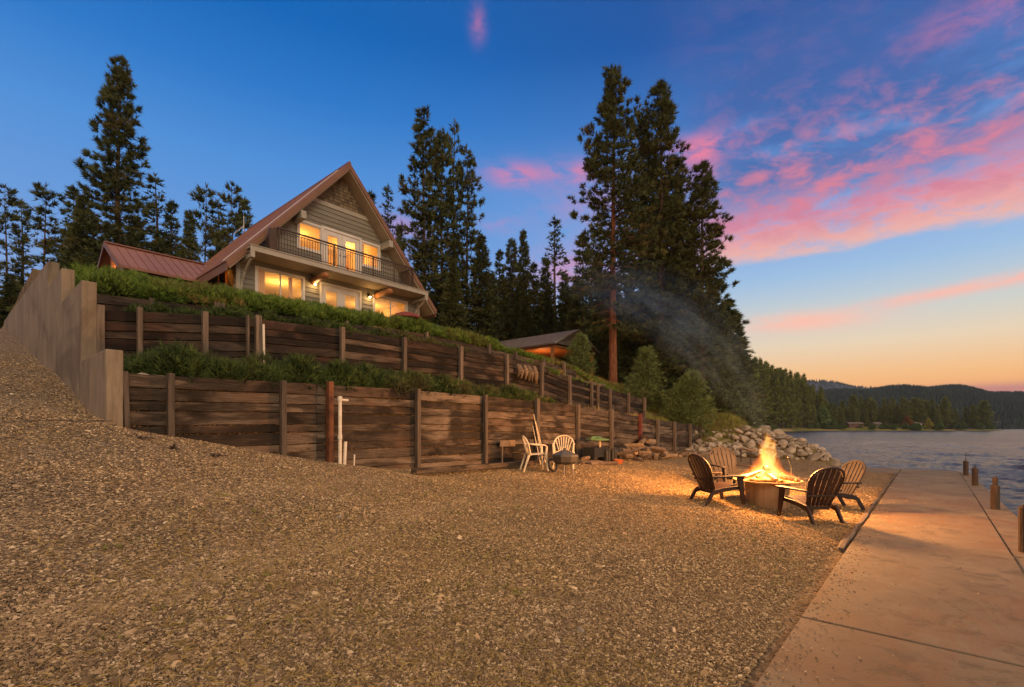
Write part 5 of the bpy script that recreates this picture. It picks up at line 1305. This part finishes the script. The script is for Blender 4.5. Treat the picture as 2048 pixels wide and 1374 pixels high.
for i, (x, y, D, pr, lab, w) in enumerate(((1000,500,47,firB,'dark fir at the left of the middle conifers',1), (1024,478,50,mid2,'shaggy conifer in the middle group, second from the left',.8), (1046,460,47,firA,'brownish green fir in the middle group',.75), (1068,525,44,firB,'shorter fir right of the brownish one',1.1), (1109,434,52,thin,'thin sparse conifer standing above the middle group',1.25), (1092,515,47,firA,'dark fir at the foot of the thin sparse conifer',.9), (1130,545,45,firA,'small fir right of the thin sparse conifer',1), (1166,468,46,firB,'pointed fir near the left edge of the big pines',1.25), (1196,505,42,firA,'dark fir directly left of the red trunk',.9), (1150,585,40,firA,'low fir behind the pavilion roof',1.3), (1215,560,38,firB,'fir crown crossing the red trunk from behind',1.4), (985,545,42,firA,'lower fir behind the left end of the pavilion',1.1), (1052,590,42,firA,'low fir behind the middle of the pavilion roof',1.3), (1010,600,44,firB,'low thin fir behind the pavilion roof',1.5))):
    T(pr, x, y, D, lab, gM, w)
gU = 'firs under the tall pines'
for x, y, D, pr, lab, w in ((1258,560,33,firA,'fir under the tall pines, right of the red trunk',1.1), (1300,520,35,firA,'dense fir in the shade between the giant pines',1.1), (1345,500,36,firA,'dark fir below the second tall pine',1.2), (1388,540,34,firB,'fir under the right-hand giant pine',1.5), (1425,560,33.5,firA,'fir at the lake side edge of the big group',1.1), (1330,640,30,firA,'low fir hazed by the smoke',1.4), (1442,620,38,firA,'fir at the beginning of the shore forest',1.1), (1278,620,34,firB,'low fir behind the pale young pine',1.6), (1362,610,32,firA,'low fir behind the grey bush',1.4), (1408,650,36,firA,'low dark fir above the handrail',1.4), (1232,620,36,firA,'low fir behind the foot of the red trunk',1.3)):
    T(pr, x, y, D, lab, gU, w)
gL = 'conifers at the left edge'
for x, y, D, pr, lab, w in ((12,372,35,loose,'sparse tall tree at the very left edge',1), (44,400,37,thin,'thin nearly bare tree second from the left edge',1.1), (90,368,32,loose,'loose clumpy pine standing alone at the left',1.1), (148,372,38,firB,'fir behind the left shoulder of the giant pine',1.1), (165,388,32,firA,'broad fir left of the giant pine',1.15), (205,470,31,firA,'low fir in front of the giant pine trunk',1.2), (272,430,35,firA,'fir at the right foot of the giant pine',1.1), (313,350,39,thin,'slim pointed conifer right of the giant pine',1.35), (345,402,37,firB,'fir with level branches above the red brown roof',1.1), (378,418,36,firA,'bushy fir above the middle of the red brown roof',.85), (411,372,44,loose,'clumpy pine left of the roof slope',.9), (438,402,46,thin,'sparse conifer just left of the roof slope',1.5), (465,368,44,loose,'tall clumpy pine touching the roof slope',.9), (488,396,47,firB,'conifer half hidden by the roof slope',1.0), (70,560,36,firA,'low dark fir behind the concrete wall',1.5), (20,545,33,firA,'low fir at the left edge behind the drive',1.6), (112,570,37,firA,'low fir above the top of the concrete wall',1.4), (240,480,36,firA,'fir behind the gable of the side building',1.5), (320,460,38,firA,'dark fir behind the red brown roof ridge',1.4), (425,500,42,firA,'low fir behind the right end of the red brown roof',1.3)):
    T(pr, x, y, D, lab, gL, w)
# woods behind everything
rb = random.Random(99); k = 0
x = -60
while x < 1480:
    D = rb.uniform(54, 72)
    if not (-20 < x < 190 and rb.random() < .5) :
        y = 600+rb.uniform(-50, 25)+(25 if x < 500 else 0); T(rb.choice((firA, firB, firA)), x, y, D, 'one of the dark trees of the wood far behind the house and pines', 'wood behind the house', rb.uniform(1.3, 1.8))
    x += rb.uniform(14, 30)
# young pines and bushes at the bank
T(roundp, 1160, 668, 26.0, 'round bushy young pine in front of the pavilion', U=uw(1160, 14.6), V=14.6, w=1.1)
T(young, 1290, 688, 24.5, 'pale green young pine hazed by smoke, right of the red trunk', U=uw(1292, 11.3), V=11.3, w=1.35)
T(roundp, 1384, 758, 26, 'grey green rounded bush above the boulders', U=uw(1384, 8.95), V=8.95, w=1.1)
T(young, 1345, 790, 25, 'small young pine beside the grey green bush', U=uw(1335, 10.2), V=10.2, w=1.3)
T(young, 1240, 735, 26, 'small young pine at the foot of the red trunk', U=uw(1262, 13.0), V=13.0, w=1.3)
T(roundp, 1352, 775, 25, 'rounded bush left of the grey green one, above the end of the wall', U=uw(1356, 9.5), V=9.5, w=1.2)
T(roundp, 1432, 800, 30, 'dark green bush behind the boulders, left of the smoke', U=uw(1430, 11.5), V=11.5, w=1.2)
# shore forest on the left bank of the lake
sf = random.Random(5)
def shoreD(x):
    r_ = (x-1024)/970; D = 120.0
    while D < 420:
        U, V = D*(.757+.653*r_), D*(.653-.757*r_)
        if V-np.interp(U, *COAST) > 5: return D
        D += 2
    return D
for row in range(4):
    x = 1436+row*5
    while x < 1655:
        f = (x-1440)/210; D = shoreD(x)+6+row*13+sf.uniform(0, 8)
        yt = np.interp(x, [1436, 1470, 1500, 1560, 1600, 1630, 1655], [690, 706, 722, 735, 752, 766, 790])+sf.uniform(-8, 14)+(6 if row < 2 else -3)
        T(shore if sf.random() < .6 else shore2, x, yt, D, 'tall green conifer in the shore forest left of the open lake', 'shore forest conifers', sf.uniform(.75, 1.05), zoff=-.6)
        x += sf.uniform(8, 16)
for row in range(4):
    x = 1628+row*6
    while x < 1975:
        V0 = np.interp(x, [1628, 1700, 1800, 1900, 1975], [52, 44, 16, -6, -18])+row*9+sf.uniform(0, 5)
        U = uw(x, V0) if False else None
        r_ = (x-1024)/970; D = shoreD(x)+4+row*7+sf.uniform(0, 6)
        yt = sf.choice((798, 804, 808, 813, 819, 794))+sf.uniform(-5, 6)
        if x > 1955: yt = 800+sf.uniform(-2, 20)
        p = at(x, D)
        if gz1(p.x, p.y) > -.4: T(shore if sf.random() < .45 else shore2, x, yt, D, 'conifer on the low far shore across the lake', 'far shore conifers', sf.uniform(1.0, 1.7), zoff=-.5)
        x += sf.uniform(9, 21)
bushy_used = [(1645, 815, 285, M['leafy'], 'pale green leafy tree at the end of the shore forest'), (1857, 838, 287, M['yellowleaf'], 'yellow green rounded tree by the small far house'), (1815, 833, 288, M['rustleaf'], 'rust coloured tree left of the small far house'), (1668, 838, 285, M['leafy'], 'low green bush on the far shore'), (1880, 842, 287, M['leafy'], 'low green tree right of the yellow one'), (1955, 845, 283, M['leafy'], 'pale bush near the tip of the far shore'), (1722, 848, 290, M['leafy'], 'dark green bush beside the long far cabin')]
for i, (x, y, D, m, lab) in enumerate(bushy_used):
    D = shoreD(x)+1
    o = T(bushy, x, y, D, lab, None, 1.1, zoff=-.3)
    for ch in o.children:
        if ch.name.startswith('crown') and i: ch.data = ch.data.copy(); ch.data.materials[0] = m
for k in range(34):
    x = sf.uniform(1480, 1985); D = shoreD(x)-2.0
    o = T(bushy, x, 853-sf.uniform(2, 7), D, 'low green bush at the waterline of the far shore', 'bushes along the far waterline', sf.uniform(1.3, 2.6), zoff=-.2)
for x, D, w_, h_, m, lab in ((1708, 296, 9, 2.6, mat('cabin_brown', [(.10,.05,.04)], 1), 'long low brown cabin with a pale roof on the far shore'), (1836, 296, 6, 2.8, mat('cabin_white', [(.45,.45,.45)], 1), 'small white house on the far shore'), (1752, 300, 4, 2.4, mat('cabin_grey', [(.12,.09,.07)], 1), 'small dark shed between trees on the far shore')):
    D = shoreD(x)+5; p = at(x, D); p.z -= .3; t_ = thing('lakeside_cabin', lab, 'cabin', p, AZ-R_(90))
    b = MB(); b.box((-w_/2, -2, 0), (w_/2, 2, h_)); b.build('wall', m, t_, world=False)
    b = MB(); b.prism([(-w_/2-.5, -2.6, h_), (-w_/2-.5, 2.6, h_), (-w_/2-.5, 0, h_+1.0)], (w_+1, 0, 0)); b.build('roof', M['graywood'], t_, world=False)
    for k in (-1, 1):
        b = MB(); b.box((k*w_*.25-.6, -2.05, .9), (k*w_*.25+.6, -2.01, 1.9)); b.build('window', M['black'], t_, world=False)
# ------------------------------------------------------------------ smoke drifting from the fire
def smoke():
    m = bpy.data.materials.new('wood_smoke'); m.use_nodes = True; t = m.node_tree; t.nodes.clear()
    tc = t.nodes.new('ShaderNodeTexCoord'); P0 = tc.outputs['Object']
    sp = t.nodes.new('ShaderNodeSeparateXYZ'); t.links.new(P0, sp.inputs[0]); x, y, h = (S(t, sp.outputs[i]) for i in range(3))
    cx = h*.42+h*h*.085; cy = h*.55+h*h*.10
    wob = nz(t, P0, .55, 3, .6)
    ax = (x-cx)+(wob-.5)*h*.5; ay = (y-cy)-(wob-.5)*h*.4
    rr_ = (ax*ax+ay*ay)._m('SQRT')/(h*.50+.12)
    n = nz(t, comb(t, (x-cx)*1.5, (y-cy)*1.5, h*.6), 1.15, 6, .66, 1.4)
    den = rr_.smooth(1.0, .0)*n.smooth(.40, .70)*h.smooth(-.2, 2.4)*h.smooth(7.4, 3.0)
    pv_ = t.nodes.new('ShaderNodeVolumePrincipled'); pv_.inputs['Color'].default_value = (.25, .50, 1, 1)
    t.links.new((den*.19/(h*.12+1.0)).s, pv_.inputs['Density'])
    o = t.nodes.new('ShaderNodeOutputMaterial'); t.links.new(pv_.outputs[0], o.inputs['Volume']); return m
b = MB(); hs = [0, .5, 1.2, 2.2, 3.4, 4.8, 6.2, 7.4]
b.tube([(.42*h+.085*h*h, .55*h+.10*h*h, h) for h in hs], [.15+.56*h for h in hs], 12)
o = b.build('smoke', smoke(), smooth=True)
o.data.transform(Matrix.Translation(o.location)); o.location = (FX, FY, 1.35)
tag(o, 'thin blue grey smoke drifting up and left from the fire', 'smoke', kind='stuff')
# ------------------------------------------------------------------ evening air
hz = bpy.data.materials.new('evening_haze'); hz.use_nodes = True; t = hz.node_tree; t.nodes.clear()
pv_ = t.nodes.new('ShaderNodeVolumePrincipled'); pv_.inputs['Color'].default_value = (.62, .76, 1, 1); pv_.inputs['Density'].default_value = .00008
o = t.nodes.new('ShaderNodeOutputMaterial'); t.links.new(pv_.outputs[0], o.inputs['Volume'])
b = MB(); b.box((-450, -6500, -6), (6800, 6500, 130))
o = b.build('haze', hz); tag(o, 'thin blue evening haze over the lake and hills', 'haze', kind='stuff')
